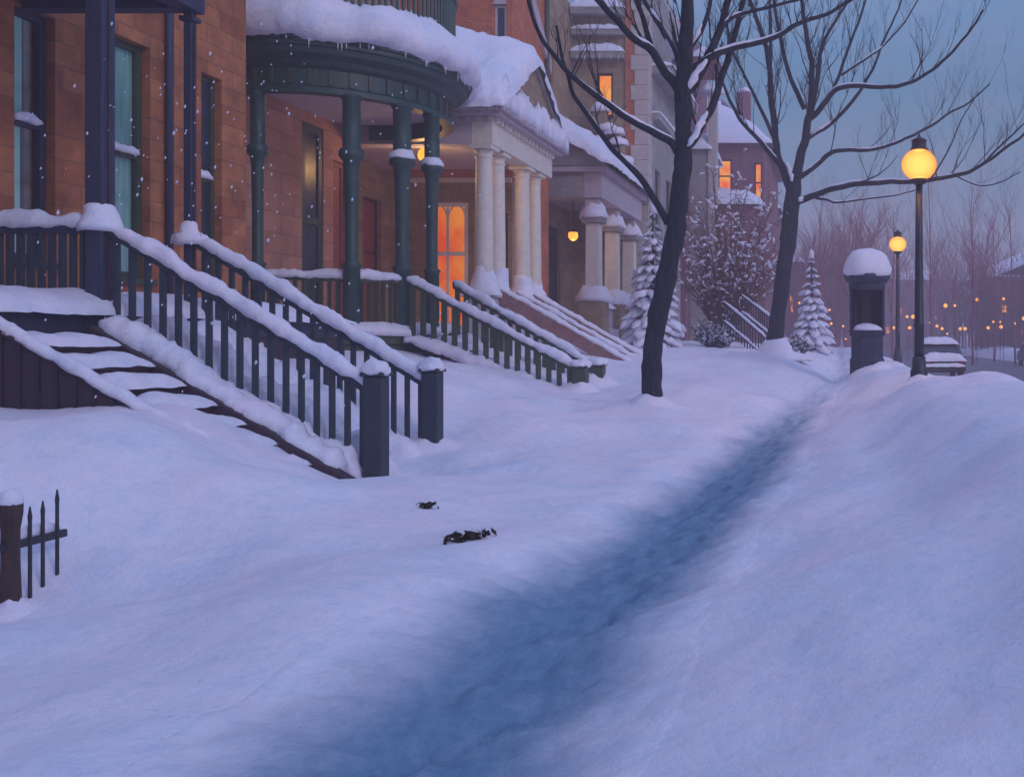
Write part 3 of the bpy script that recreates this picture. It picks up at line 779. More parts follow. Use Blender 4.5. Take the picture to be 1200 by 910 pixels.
def column_cream(x, y, zb, zt, r, seed):
    H = zt-zb
    prof = [(r*1.32, .0), (r*1.32, .07), (r*1.2, .11), (r*1.06, .15), (r, .2), (r*.99, H*.35), (r*.86, H-.34), (r*.86, H-.3), (r*.98, H-.28), (r*.98, H-.245), (r*.86, H-.235), (r*.9, H-.16), (r*1.15, H-.10)]
    mb = MB().lathe((x, y, zb), prof, 24); c = mb.build('column', 'cream', h3, True)
    MB().box(x-r*1.28, x+r*1.28, y-r*1.28, y+r*1.28, zt-.098, zt-.003).build('abacus', 'cream', c, bevel=.012)
    s = MB(); s.lathe((x, y, zb-.03), [(r*2.05, 0), (r*1.95, .12), (r*1.6, .26), (r*1.28, .42), (r*1.08, .62), (r*1.0, .72)], 22); s.jitter(.08, 3.5, seed); s.build('snow_drift', 'snow', c, True)
for k, (y, r) in enumerate(((22.25, .215), (23.1, .205), (24.95, .21), (25.95, .19))):
    column_cream(-8.35, y, 2.62, Z0, r, k+3)
    mb = MB().box(-8.68, -8.02, y-.33, y+.33, 1.0, 2.58); pd = mb.build('pedestal', 'mauve', h3, bevel=.02)
    MB().box(-8.74, -7.96, y-.38, y+.38, 2.585, 2.64).build('cap', 'mauve', pd, bevel=.015)
    s = MB(); snow_patch(s, -8.75, -7.95, y-.39, y+.39, 2.64, .2, k+30, .05, .3, 3, .03); s.build('snow_cap', 'snow', pd, True)
MB().box(-12.7, -8.7, 22.0, 27.3, 1.5, 1.85).build('porch_floor', 'mauve', h3)
# ceiling lamp in the portico
lamp3 = lp = thing('ceiling_lamp', 'small round amber lamp glowing under the cream portico ceiling', 'lamp', (-10.0, 22.9, Z0+.24))
mb = MB().lathe((-10.0, 22.9, Z0+.12), [(.1, .12), (.14, .10), (.14, .06), (.05, .055)], 16); mb.build('mount', 'iron', lp)
mb = MB().lathe((-10.0, 22.9, Z0-.28), [(.001, 0), (.11, .03), (.18, .11), (.2, .2), (.17, .3), (.1, .36)], 18); mb.build('globe', 'farlamp', lp, True)
# stairs of house 3
s3 = thing('front_stairs', 'pinkish brick front stairs with sloping snow topped side walls below the cream columns', 'stairs', (-5.2, 23.6, 0))
flight(s3, -8.0, 1.85, -5.0, .7, 22.6, 24.7, 8, 'redbrick', 53, .13)
for y, sd in ((22.42, 1), (23.5, 2), (24.85, 3)):
    mb = MB().bar((-8.0, y, 2.62), (-4.75, y, .78), .2, .34); ck = mb.build('side_wall', 'pinkbrick', s3, bevel=.015)
    s = MB(); snow_strip(s, [(-8.0, y, 2.79), (-6.4, y, 1.89), (-4.75, y, .95)], .2, .09, 100+sd, .06, .02); s.build('snow_cap', 'snow', ck, True)

# ================================================================== HOUSE 4 : square pillars
h4 = thing('pillared_house', 'tan stone house with square snow capped porch pillars under a snow filled shed roof', 'house', (-13, 35, 0))
F4 = Plane('y', -11)
w4 = (35.3, 36.6, 11.0, 12.6)
wall(h4, F4, 31.0, 39.0, -.2, 15.5, [(35.8, 37.4, 2.0, 6.0), w4], 'tanstone')
window(h4, F4, 35.8, 37.4, 2.0, 6.0, 'green', 'darkglass', 4.4, arch=True, fw=.12, name='door', sill=False)
window(h4, F4, *w4, frame='brownwood', pane='lit', mid=11.8, fw=.08)
MB().box(-8.6, -7.98, 32, 38.5, 6.45, 7.3).build('entablature', 'mauve', h4, bevel=.015)
MB().box(-10.98, -8.605, 32, 32.5, 6.45, 7.3).build('entablature', 'greystone', h4, bevel=.015)
MB().box(-10.98, -7.8, 31.8, 38.7, 7.305, 7.5).build('cornice', 'mauve', h4, bevel=.02)
MB().box(-10.98, -8.6, 32.5, 38.5, 6.9, 7.0).build('porch_ceiling', 'mauve', h4)
MB().prism([(-10.99, 7.51), (-7.75, 7.51), (-10.99, 9.6)], 'y', 31.75, 38.75).build('roof', 'greystone', h4)
def rz4(x, y): return 7.51+(9.6-7.51)*max(0, (-7.75-x)/3.24)
s = MB(); snow_patch(s, -10.98, -7.6, 31.5, 38.75, rz4, .75, 17, .13, .25, 6, .1, .8); s.jitter(.08, 3, 5); s.build('roof_snow', 'snow', h4, True)
for k, y in enumerate((32.35, 35.0, 37.9)):
    r = .29
    mb = MB().lathe((-8.35, y, 3.0), [(r*1.4, 0), (r*1.3, .2), (r*1.18, .5), (r*1.1, 2.6)], 4, R(45), R(405)); p = mb.build('pillar', 'cream', h4, bevel=.015)
    MB().box(-8.35-.36, -8.35+.36, y-.36, y+.36, 5.61, 5.82).build('capital', 'greystone', p, bevel=.03)
    MB().box(-8.35-.25, -8.35+.25, y-.25, y+.25, 5.83, 6.44).build('pillar_block', 'mauve', p, bevel=.02)
    s = MB(); s.lathe((-8.35, y, 5.82), [(.5, -.03), (.52, .03), (.45, .16), (.36, .34), (.27, .46), (.2, .5)], 20); s.jitter(.07, 4, k+2); s.build('snow_cap', 'snow', p, True)
    mb = MB().box(-8.35-.42, -8.35+.42, y-.42, y+.42, 1.0, 2.95); pd = mb.build('pedestal', 'tanstone', h4, bevel=.02)
    s = MB(); s.lathe((-8.35, y, 2.95), [(.62, -.03), (.62, .08), (.55, .2), (.44, .42), (.38, .5)], 20); s.jitter(.09, 3.5, k+9); s.build('snow_cap', 'snow', pd, True)
MB().box(-10.9, -8.0, 32, 38.5, 1.6, 2.0).build('porch_floor', 'mauve', h4)
MB().box(-8.5, -8.2, 32.8, 34.55, 2.0, 2.75).build('porch_parapet', 'mauve', h4)
s = MB(); snow_patch(s, -8.6, -8.1, 32.8, 34.55, 2.75, .2, 7, .08, .3, 3); s.build('porch_snow', 'snow', h4, True)
lamp4 = lp = thing('hanging_lamp', 'small amber lamp hanging on a thin rod in the square pillared porch', 'lamp', (-9.25, 33.0, 6.9))
MB().tube([(-9.25, 33, 6.9), (-9.25, 33, 5.5)], .02, 6).build('rod', 'iron', lp)
MB().lathe((-9.25, 33, 5.42), [(.19, -.03), (.15, .03), (.05, .1)], 14).build('shade', 'iron', lp)
MB().lathe((-9.25, 33, 5.08), [(.001, 0), (.1, .03), (.16, .12), (.17, .2), (.15, .3)], 16).build('globe', 'farlamp', lp, True)

# ================================================================== HOUSE 5 : tall grey and red brick house
h5 = thing('townhouse', 'tall red brick townhouse with pale corner quoins, snowy stone ledges and a lit upper window', 'house', (-11, 43, 0))
Q5 = Plane('x', 39.0)
w5 = (-9.95, -9.28, 10.9, 12.7)
wall(h5, Q5, -10.98, -8.75, -.2, 17, [w5], 'tanstone')
MB().box(-8.748, -8.1, 38.92, 39.35, -.2, 17).build('brick_pier', 'redbrick', h5)
for k in range(26):
    z = 1+k*.62; e = .16 if k % 2 else 0
    MB().box(-8.36-e, -7.76, 38.86, 39.5+e, z+.004, z+.615).build('quoin', 'quoin', h5, bevel=.02)
window(h5, Q5, *w5, frame='brownwood', pane='lit', fw=.09, rec=.1)
for k, (z, pr, hh, sn) in enumerate(((13.5, .4, .3, .32), (14.45, .3, .25, .2), (15.3, .45, .3, .45))):
    ledge(h5, Q5, -10.95, -8.77, z, pr, hh, 'greystone', sn, 20+k)
icicles(h5, [(-10.8, 38.6, 13.3), (-8.8, 38.6, 13.3)], 4, 8, .15, .45)
# snow laden stepped parapet against the wall
for k, (x, z) in enumerate(((-9.75, 11.3), (-9.4, 10.5), (-9.0, 9.9), (-9.75, 10.0), (-9.15, 10.35), (-8.75, 9.15))):
    st_ = MB().box(x-.3, x+.3, 38.55, 38.91, z-.9, z-.25); so = st_.build('parapet_block', 'tanstone', h5, bevel=.04)
    s = MB(); snow_dome(s, (x, 38.72, z-.25), .42, .32, k, amp=.08); s.build('snow_cap', 'snow', so, True)
F5 = Plane('y', -7.8)
wall(h5, F5, 39.5, 47, -.2, 17, [(40.4, 41.6, 6.5, 9.0), (43, 44.4, 6.5, 9)], 'greystone')
window(h5, F5, 40.4, 41.6, 6.5, 9.0, 'brownwood', 'darkglass', 7.8)
window(h5, F5, 43, 44.4, 6.5, 9.0, 'brownwood', 'darkglass', 7.8)
ledge(h5, F5, 39.6, 46.8, 13.2, .9, .35, 'greystone', .4, 31); ledge(h5, F5, 39.6, 46.8, 11.2, .35, .3, 'greystone', .25, 32)
rl = rail(h5, [(-6.95, 39.8, 14.6), (-6.95, 46.6, 14.6)], .08, .1, 'iron2', .14, .12, 3, 'balcony_railing')
for k in range(26):
    y = 39.9+k*.26; MB().box(-6.97, -6.93, y, y+.04, 13.2, 14.58).build('baluster', 'iron2', rl)
MB().box(-10.98, -8.15, 46.6, 47, -.2, 17).build('rear_wall', 'greystone', h5)
MB().box(-10.98, -7.8, 39.0, 47, 17.001, 17.4).build('roof', 'mauve', h5)
MB().box(-8.6, -7.79, 38.84, 39.6, 5.2, 5.6).build('string_course', 'quoin', h5)

# ================================================================== HOUSE 6 / 7 further on
h6 = thing('stone_house', 'narrow dark plum house with a snow hooded bay beyond the quoined townhouse', 'house', (-10, 52, 0))
MB().box(-14, -7.7, 48, 56, 0, 18).build('wall', 'purplewall', h6)
MB().box(-7.69, -6.7, 49.2, 53.5, 0, 11.6).build('bay', 'greystone', h6, bevel=.03)
s = MB(); snow_patch(s, -7.75, -6.55, 49.0, 53.7, 11.6, 1.0, 4, .12, .3, 3, .08); s.build('bay_snow', 'snow', h6, True)
MB().box(-6.72, -6.25, 49.1, 49.7, 7.5, 14.6).build('column', 'quoin', h6, bevel=.03)
s = MB(); snow_dome(s, (-6.5, 49.4, 14.6), .6, .5, 3); s.build('snow_cap', 'snow', h6, True)
MB().box(-7.6, -6.3, 49.0, 52, 16.0, 16.4).build('ledge', 'reddoor', h6, bevel=.03)
s = MB(); snow_patch(s, -7.6, -6.2, 48.9, 52, 16.4, .7, 6, .12, .3, 3); s.build('ledge_snow', 'snow', h6, True)
for k in range(3):
    MB().box(-7.72, -7.66, 53.8+k*.7, 54.2+k*.7, 9, 11).build('window', 'darkglass', h6)

def small_house(name, label, x0, x1, y0, y1, ze, zr, wallm, wins, fwins, seed, chim=None, axis='y'):
    h = thing(name, label, 'house', ((x0+x1)/2, (y0+y1)/2, 0))
    QX, FY = Plane('x', y0), Plane('y', x1)
    wall(h, QX, x0, x1, -.2, ze, wins, wallm)
    wall(h, FY, y0+.36, y1, -.2, ze, fwins, wallm)
    for k, w in enumerate(wins): window(h, QX, *w, frame='brownwood', pane='lit', mid=(w[2]+w[3])/2, fw=.09)
    for k, w in enumerate(fwins): window(h, FY, *w, frame='brownwood', pane='lit', mid=(w[2]+w[3])/2, fw=.09)
    xm, ym_ = (x0+x1)/2, (y0+y1)/2
    # hipped roof with its blanket
    def rz(x, y):
        t = min((x-x0+.4)/((x1-x0)/2+.4), (x1+.4-x)/((x1-x0)/2+.4), (y-y0+.4)/((y1-y0)/2+.4)*1.4, (y1+.4-y)/((y1-y0)/2+.4)*1.4, 1)
        return ze+(zr-ze)*max(0, t)
    b = MB(); b.add([(x0-.3,y0-.3,ze+.002),(x1+.3,y0-.3,ze+.002),(x1+.3,y1+.3,ze+.002),(x0-.3,y1+.3,ze+.002),(x0+(x1-x0)*.4,y0+(y1-y0)*.3,zr-.1),(x0+(x1-x0)*.6,y0+(y1-y0)*.3,zr-.1),(x0+(x1-x0)*.6,y0+(y1-y0)*.7,zr-.1),(x0+(x1-x0)*.4,y0+(y1-y0)*.7,zr-.1)],
        [(0,3,2,1),(4,5,6,7),(0,1,5,4),(1,2,6,5),(2,3,7,6),(3,0,4,7)]); b.build('roof', 'purplewall', h)
    s = MB(); snow_patch(s, x0-.45, x1+.45, y0-.45, y1+.45, rz, .45, seed, .35, .3, 8, .1, .7); s.build('roof_snow', 'snow', h, True)
    if chim:
        for (cx, cy, ct) in chim:
            c = MB().box(cx-.45, cx+.45, cy-.45, cy+.45, ze, ct); co = c.build('chimney', 'purplewall', h, bevel=.03)
            s = MB(); snow_dome(s, (cx, cy, ct), .6, .3, seed); s.build('snow_cap', 'snow', co, True)
    return h
h7 = small_house('gabled_house', 'plum brick house with snowy hipped roof and two glowing orange upper windows', -12, -4.35, 57, 70, 13.5, 17.3, 'purplewall',
    [(-7.2, -6.35, 10.6, 12.6), (-4.98, -4.5, 10.0, 12.4)], [(59.5, 61.2, 10.0, 12.6)], 3, [(-6.2, 63, 18.2)])
MB().box(-9.2, -4.7, 53.2, 56.9, 0, 9.3).build('porch', 'purplewall', h7, bevel=.05)
s = MB(); snow_patch(s, -9.4, -4.5, 53, 56.95, lambda x, y: 9.3+.5*sstep(53, 56.9, y), .9, 6, .15, .35, 3, .15, .8); s.build('porch_snow', 'snow', h7, True)
h8 = small_house('gabled_house', 'dusky row house with lit door slits behind the snowy shrub', -13, -5.0, 76, 92, 12.3, 16, 'purplewall',
    [(-9.5, -8.9, 8.2, 10), (-6.55, -6.0, 4.4, 7.0), (-5.9, -5.45, 9.6, 11.4)], [(78, 79.5, 3.5, 6.2), (83, 84.5, 3.4, 6.4)], 5, [(-7, 84, 14.5)])
h9 = small_house('gabled_house', 'farthest row house on the near side, low between tree trunk and fir', -14, -3.9, 100, 116, 10, 13.5, 'purplewall',
    [(-7.0, -6.4, 3.6, 6.6), (-5.0, -4.5, 4.6, 6.5)], [(102, 104, 2.6, 4.8), (108, 110, 2.6, 4.8)], 6, [(-8, 108, 15)])
# across the street
h10 = small_house('corner_house', 'dark plum corner house across the street with a lit doorway', 17.5, 30, 82, 98, 8.5, 12, 'purplewall',
    [(17.9, 18.3, 1.2, 3.6), (20, 20.8, 3.4, 4.6)], [], 7)
h11 = small_house('corner_house', 'dim flat block across the street beyond the corner house', 16.5, 29, 108, 126, 9, 12, 'purplewall',
    [(17.4, 18.0, 2.2, 3.6), (19, 19.7, 4.8, 5.8), (21.3, 21.9, 2.2, 3.8)], [], 8)
h12 = small_house('office_block', 'tall hazy block closing the far end of the street', 8, 23, 175, 190, 13, 15, 'purplewall',
    [(9.2, 10.0, 3, 4.4), (11.6, 12.4, 6.5, 7.8), (15, 15.8, 3, 4.6), (18, 18.8, 5, 6.4)], [], 9)

# ================================================================== picket fence at lower left
fe = thing('iron_fence', 'short dark iron picket fence with a thick snow capped post half buried in snow', 'fence', (-5.05, 5.8, 0))
mb = MB().lathe((-5.05, 5.74, -.15), [(.05, 0), (.054, .15), (.047, .35), (.047, .55), (.06, .64), (.063, .71)], 10); fp = mb.build('post', 'brownwood', fe, True)
s = MB(); drift(fp, -5.05, 5.74, .055, 2.6, .07, 3); snow_dome(s, (-5.05, 5.74, .562), .066, .085, 4, 14, 6, .05, .01); s.build('snow_cap', 'snow', fp, True)
mb = MB().bar((-5.05, 2.6, .30), (-5.05, 6.15, .30), .03, .05); br = mb.build('bar', 'iron', fe, bevel=.005)
s = MB(); snow_strip(s, [(-5.07, 2.65, .325), (-5.07, 5.68, .325)], .04, .05, 3, .02, .01, 8); s.build('snow_cap', 'snow', br, True)
s = MB(); snow_strip(s, [(-5.07, 5.80, .325), (-5.07, 6.12, .325)], .04, .06, 5, .02, .01, 8); s.build('snow_cap', 'snow', br, True)
for k, (y, zt) in enumerate((*[(2.7+.13*q, .56) for q in range(23)], (5.865, .50), (5.96, .52), (6.07, .575))):
    MB().lathe((-5.038, y, -.1), [(.012, 0), (.011, zt+.02), (.013, zt+.06), (.004, zt+.12)], 6).build('picket', 'iron', fe)

def glow(parent, x, y, z, watts):
    L = bpy.data.lights.new('lamp_light', 'POINT'); L.energy = watts; L.color = (1, .55, .2); L.shadow_soft_size = .2
    o = bpy.data.objects.new('lamp_light', L); COL.objects.link(o); o.location = Vector((x, y, z))-wloc(parent); o.parent = parent
glow(lamp3, -10.0, 22.9, Z0-.42, 40); glow(lamp4, -9.25, 33, 4.95, 16)
# ------------------------------------------------------------------ brown clumps sticking out of the snow
for (px, py, d, r, sx, lab) in ((500, 595, 9.55, .07, 1.0, 'small dark brown clump of dead leaves poking out near the newel post'),
                              (545, 633, 8.5, .115, 1.6, 'longer dark brown clump of dead leaves lying in the snow below the stairs')):
    d = 3.0
    while P(px, py, d).z > ground_z(P(px, py, d).x, d): d += .02
    p = P(px, py, d); rng = random.Random(int(px)); mb = MB()
    z = ground_z(p.x, p.y)
    ang = R(28)
    for k in range(70):
        t = rng.gauss(0, .45); q = rng.gauss(0, .3)
        c = Vector((p.x+t*r*sx*math.cos(ang)-q*r*.4*math.sin(ang), p.y+t*r*sx*math.sin(ang)*1.2+q*r*.5, 0)); c.z = ground_z(c.x, c.y)+rng.uniform(.0, .045)
        a = Vector((rng.uniform(-1, 1), rng.uniform(-1, 1), rng.uniform(-.2, .9))).normalized()*r*rng.uniform(.2, .42)
        b = a.cross(Vector((rng.uniform(-1, 1), rng.uniform(-1, 1), rng.uniform(-1, 1)))).normalized()*r*rng.uniform(.1, .2)
        mb.add([c-a, c+b, c+a, c-b], [(0, 1, 2, 3)])
    tag(mb.build('leaf_clump', 'dirt', None, recalc=False), lab, 'leaf clump')

# ================================================================== trees
def smooth_path(pts, n=5):
    out = []
    for i in range(len(pts)-1):
        p0, p1, p2, p3 = pts[max(i-1, 0)], pts[i], pts[i+1], pts[min(i+2, len(pts)-1)]
        for k in range(n):
            t = k/n
            out.append(.5*((2*p1)+(p2-p0)*t+(2*p0-5*p1+4*p2-p3)*t*t+(3*p1-p0-3*p2+p3)*t*t*t))
    out.append(pts[-1]); return out

def limb(mb, tw, sn, pix, d0, dd, r0, r1, rng, twigs=6, snow=0, sides=8):
    """a limb whose course is read off the photo; it drifts from depth d0 by dd over its length"""
    n = len(pix); pts = []
    for i, (x, y) in enumerate(pix):
        t = i/(n-1); pts.append(P(x, y, d0+dd*t**1.2))
    sp = smooth_path(pts, 5); N = len(sp)
    rad = [r0+(r1-r0)*(i/(N-1))**.8 for i in range(N)]
    sc = r0*.35
    sp = [p+Vector((fn(p.x*3, p.y*3, p.z*3), fn(p.x*3+9, p.y*3, p.z*3), fn(p.x*3, p.y*3+9, p.z*3)))*sc*min(1, i/4) for i, p in enumerate(sp)]
    mb.tube(sp, rad, sides)
    for k in range(int(twigs*1.5)):
        i = int(N*rng.uniform(.25, .98)); i = min(i, N-2)
        t = (sp[i+1]-sp[i]).normalized()
        dr = (t*rng.uniform(.6, 1)+Vector((rng.uniform(-.7, .7), rng.uniform(-.7, .7), rng.uniform(.1, .9)))).normalized()
        grow(tw, sp[i], dr, rng.uniform(.5, 1.3)*(d0/20), max(.005, rad[i]*.36), 3, rng)
    snow = max(snow, .6)
    if snow:
        run = []
        for i in range(N-1):
            t = (sp[i+1]-sp[i]).normalized()
            if abs(t.z) < .78 and rad[i] > .012 and i/N < snow and fn(sp[i].x*1.5, sp[i].z*1.5, 8) > -.35: run.append((sp[i]+Vector((0, 0, rad[i]*.85)), rad[i]))
            else:
                if len(run) > 2: sn_run(sn, run)
                run = []
        if len(run) > 2: sn_run(sn, run)
    return sp, rad

def sn_run(sn, run):
    L = len(run)
    sn.tube([p for p, r in run], [max(.012, min(r, .07)*.8*math.sin(math.pi*(k+.4)/(L-.2+.0001))**.6) for k, (p, r) in enumerate(run)], 6)

def grow(mb, p, d, L, r, depth, rng, up=.12, n=4):
    pts = [p]; q = p.copy(); dr = d.copy()
    for k in range(n):
        dr = (dr+Vector((rng.uniform(-.22, .22), rng.uniform(-.22, .22), rng.uniform(-.12, .2)+up))).normalized()
        q = q+dr*L/n; pts.append(q)
    mb.tube(pts, [r*(1-.75*k/n) for k in range(n+1)], 4 if r > .01 else 3, False)
    if depth > 0:
        for k in range(rng.randint(2, 3)):
            i = rng.randint(1, n); s = Vector((rng.uniform(-1, 1), rng.uniform(-1, 1), rng.uniform(-.2, .8)))
            grow(mb, pts[i], (dr*.8+s*.65).normalized(), L*rng.uniform(.45, .75), r*.5, depth-1, rng, up, n)

def tree(name, label, base, trunk, limbs, d, twseed, bark='bark'):
    t = thing(name, label, 'tree', base); rng = random.Random(twseed)
    mt, tw, sn = MB(), MB(), MB()
    trunk = [(x, y, r*.86) for x, y, r in trunk]
    pts = smooth_path([P(x, y, d) for x, y, r in trunk], 5)
    rr = [Vector((r*d/1100, 0, 0)) for x, y, r in trunk]; rads = [v.x for v in smooth_path(rr, 5)]
    mt.tube(pts, rads, 18)
    st = 0; mt.jitter(.035, 2.5, twseed); mt.jitter(.028, 8, twseed)
    to = mt.build('trunk', bark, t, True)
    lm = MB()
    for (pix, dd, r0, r1, tws, snow) in limbs:
        m = MB(); limb(m, tw, sn, pix, d, dd, r0*.70*d/1100, r1*.70*d/1100, rng, tws, snow)
        m.build('limb', bark, t, True)
    tw.build('crown', bark, t, False, recalc=False)
    if sn.v: sn.jitter(.012, 12, 3); kind(sn.build('snow_cover', 'snow', t, True), 'stuff')
    return t, to

T1 = 15.0
trunk1 = [(765,525,17),(764,478,14),(764,430,13.5),(769,380,13.5),(779,331,13.5),(788,290,13),(796,235,12.5),(800,190,12),(801,150,11),(801,120,11),(800,98,9),(800,84,5)]
limbs1 = [
 ([(800,120),(802,60),(806,0),(808,-60)], -.8, 15, 8, 6, 0),
 ([(797,178),(808,170),(827,140),(843,101),(857,55),(869,10),(880,-30)], 1.5, 9, 4, 8, .4),
 ([(801,110),(817,93),(835,55),(853,5),(862,-30)], .9, 10, 5, 6, .5),
 ([(833,60),(848,30),(866,18),(900,9),(935,0)], .8, 5, 2.2, 8, .6),
 ([(808,84),(835,66),(855,58),(900,47),(934,29),(967,17),(1003,-3),(1040,-30)], 1.8, 7, 2.4, 10, .3),
 ([(797,108),(786,92),(777,83),(762,58),(741,43),(719,20),(701,0),(680,-20)], -1.2, 9, 4, 6, .3),
 ([(762,52),(754,23),(744,-5),(735,-40)], -.8, 5, 3, 4, 0),
 ([(797,75),(782,45),(767,20),(754,0),(740,-25)], .8, 6, 3, 5, .5),
 ([(794,178),(784,164),(762,154),(736,139),(711,121),(683,101),(666,86),(650,66),(635,45),(625,23),(618,-5)], -2.2, 7.5, 2.2, 5, .25),
 ([(783,262),(762,225),(741,197),(719,177),(701,152),(683,126),(671,109),(664,86),(658,60),(652,30)], -1.4, 6.5, 2, 3, .3),
 ([(826,140),(838,112),(840,80),(846,50)], .5, 3, 1.5, 3, .3),
 ([(806,60),(822,35),(832,5),(838,-30)], .5, 5, 3, 4, 0),
]
t1, tr1 = tree('bare_tree', 'large dark bare tree leaning over the path in front of the porches', P(766, 478, T1), trunk1, limbs1, T1, 11)
T2 = 26.0
trunk2 = [(906,440,17),(907,414,13),(911,375,10.5),(918,320,10.5),(925,270,11),(928,240,11.5),(931,218,9.5),(933,206,5)]
limbs2 = [
 ([(929,228),(918,200),(911,181),(908,152),(904,117),(901,73),(894,44),(882,12),(876,-20)], 1.0, 8, 3, 8, .0),
 ([(902,90),(903,50),(902,0),(901,-30)], 1.5, 3.5, 2, 5, 0),
 ([(911,190),(888,163),(867,140),(850,105),(838,75)], -1.5, 4.5, 1.8, 6, .4),
 ([(906,160),(888,120),(873,90),(859,61),(852,30)], .8, 3.5, 1.5, 6, .0),
 ([(932,222),(937,187),(943,163),(948,137),(951,117),(951,73),(945,44),(940,0),(938,-30)], -.8, 9, 2.6, 8, 0),
 ([(950,135),(959,87),(964,52),(984,17),(1000,-8)], 1.8, 5, 2, 7, 0),
 ([(943,128),(927,93),(916,52),(908,6),(902,-30)], -1.2, 4.5, 2, 6, .2),
 ([(945,142),(955,134),(967,120),(981,105),(1002,101),(1031,102),(1054,101),(1077,92),(1104,73),(1124,52),(1142,29),(1152,12)], -2.5, 5.5, 1.6, 9, .45),
 ([(974,110),(984,87),(996,52),(1010,15),(1018,-15)], 1.0, 3.2, 1.8, 6, 0),
 ([(986,88),(1022,64),(1037,52),(1060,26),(1078,-4)], 1.5, 2.2, 1.2, 5, 0),
 ([(944,163),(958,154),(972,146),(993,125),(1009,105),(1025,76),(1034,52),(1051,15),(1060,-10)], 2.0, 4.5, 1.4, 7, .35),
 ([(938,207),(952,197),(967,184),(984,176),(1013,176),(1037,172),(1066,160),(1089,149),(1115,131),(1136,120),(1160,98)], 1.5, 5, 1.2, 8, .0),
 ([(930,238),(948,231),(967,224),(996,217),(1031,214),(1066,213),(1098,210),(1127,204),(1153,192),(1177,175),(1200,157),(1235,128)], -3.0, 6.2, 1.6, 8, .28),
 ([(1155,190),(1165,178),(1182,162),(1205,140)], -.5, 2.4, 1.2, 3, 0),
 ([(1122,207),(1147,217),(1171,214),(1196,201)], -1.0, 1.5, .8, 2, 0),
 ([(956,232),(968,234),(981,237),(1013,233),(1048,229),(1072,223)], 1.0, 2.6, 1.0, 3, 1),
 ([(1092,208),(1112,175),(1127,140),(1147,108)], .8, 1.6, .8, 4, 0),
]
t2, tr2 = tree('bare_tree', 'bare forked tree with spreading limbs beside the snowy kiosk', P(908, 414, T2), trunk2, limbs2, T2, 23)
drift(tr1, P(764, 478, T1).x, T1, .18, 2.4, .10, 2)
# snow caught in the forks
for (tobj, lst, d) in ((tr1, [([(803,106),(812,94),(820,80),(827,70)],4.5), ([(805,172),(814,158),(823,142),(828,130)],4), ([(791,172),(784,162),(774,157)],3.5), ([(790,70),(785,58),(780,46)],2.5), ([(812,50),(818,38),(822,28)],3), ([(806,52),(803,40),(801,28)],2)], T1-.10),
        (tr2, [([(936,234),(946,230),(958,226)],3.2), ([(944,122),(947,108),(948,95)],2.6), ([(929,212),(926,200),(922,190)],2.6), ([(922,258),(923,240),(925,228)],2.2), ([(950,158),(960,151),(972,143)],2.6), ([(975,107),(982,102),(990,100)],2.2)], T2-.13)):
    for (pix, r) in lst:
        pp = smooth_path([P(x, y, d) for x, y in pix], 4); n_ = len(pp); rr = r*d/1100
        s = MB(); s.tube(pp, [rr*.72*(.2+math.sin(math.pi*(k+.3)/(n_-.4))**.7) for k in range(n_)], 10); s.jitter(rr*.9, .55/rr, int(pix[0][0])); s.build('snow_cap', 'snow', tobj, True)
# snow plastered at the second trunk's foot
p = P(908, 414, T2); s = MB(); s.lathe((p.x, p.y, p.z-.2), [(1.0, 0), (.7, .12), (.5, .25), (.38, .42), (.30, .6)], 18); s.jitter(.1, 2, 4); s.build('snow_drift', 'snow', tr2, True)

# ------------------------------------------------------------------ firs
def fir(label, base, H, rad, seed, layers=15):
    t = thing('fir_tree', label, 'tree', base); rng = random.Random(seed); b = Vector(base)
    MB().tube([b-Vector((0, 0, .3)), b+Vector((0, 0, H*.97))], [.09, .015], 7).build('trunk', 'bark', t, True)
    nd, sn = MB(), MB()
    for l in range(layers):
        f = l/(layers-1); z = H*(.04+.92*f); rr = rad*(1-f)**.85+.05
        nb = max(4, int(11*(1-f)+4))
        for k in range(nb):
            a = 2*math.pi*(k+rng.random()*.7)/nb+l; L = rr*rng.uniform(.75, 1.15)
            o = b+Vector((0, 0, z+rng.uniform(-.06, .06)))
            dv = Vector((math.cos(a), math.sin(a), 0)); sd = Vector((-dv.y, dv.x, 0))
            pts = [o+dv*L*q+Vector((0, 0, -L*.42*q*q+.04*q)) for q in (0, .3, .6, .85, 1)]
            # needles: drooping slivers along the bough
            for q in range(12):
                t_ = rng.uniform(.2, 1); c = o+dv*L*t_+Vector((0, 0, -L*.42*t_*t_-.02))
                w = sd*rng.uniform(-1, 1)*L*.28*(1.1-t_)
                e = c+w+dv*L*.12+Vector((0, 0, -rng.uniform(.03, .14)*max(.5, rad)))
                x = sd*.018+Vector((0, 0, .012)); nd.add([c-x, c+x, e], [(0, 1, 2)])
            st = len(sn.v)
            w = L*.31
            sn.tube([p+Vector((0, 0, .03)) for p in pts[1:]], [w*.5, w*.75, w*.62, w*.22], 7)
            for i in range(st, len(sn.v)):
                v = sn.v[i]; cz = (o.z-L*.42*(((v-o).dot(dv)/L)**2)); sn.v[i].z = cz+.02+(v.z-cz)*.55
    tip = b+Vector((0, 0, H)); sn.tube([tip-Vector((0, 0, .35)), tip-Vector((0, 0, .1)), tip+Vector((0, 0, .1))], [.1, .07, .01], 7)
    sn.jitter(.11, 5, seed); sn.jitter(.05, 13, seed)
    nd.build('foliage', 'fir', t, recalc=False)
    kind(sn.build('snow_cover', 'snow', t, True, recalc=False), 'stuff')
    return t
b = P(765, 400, 28); zb = ground_z(b.x, b.y)
fir('small fir bowed with snow between the square pillars and the large tree', (b.x, b.y, zb-.1), P(763, 232, 28).z-zb, .98, 3, 17)
b = P(951, 400, 42); zb = ground_z(b.x, b.y)
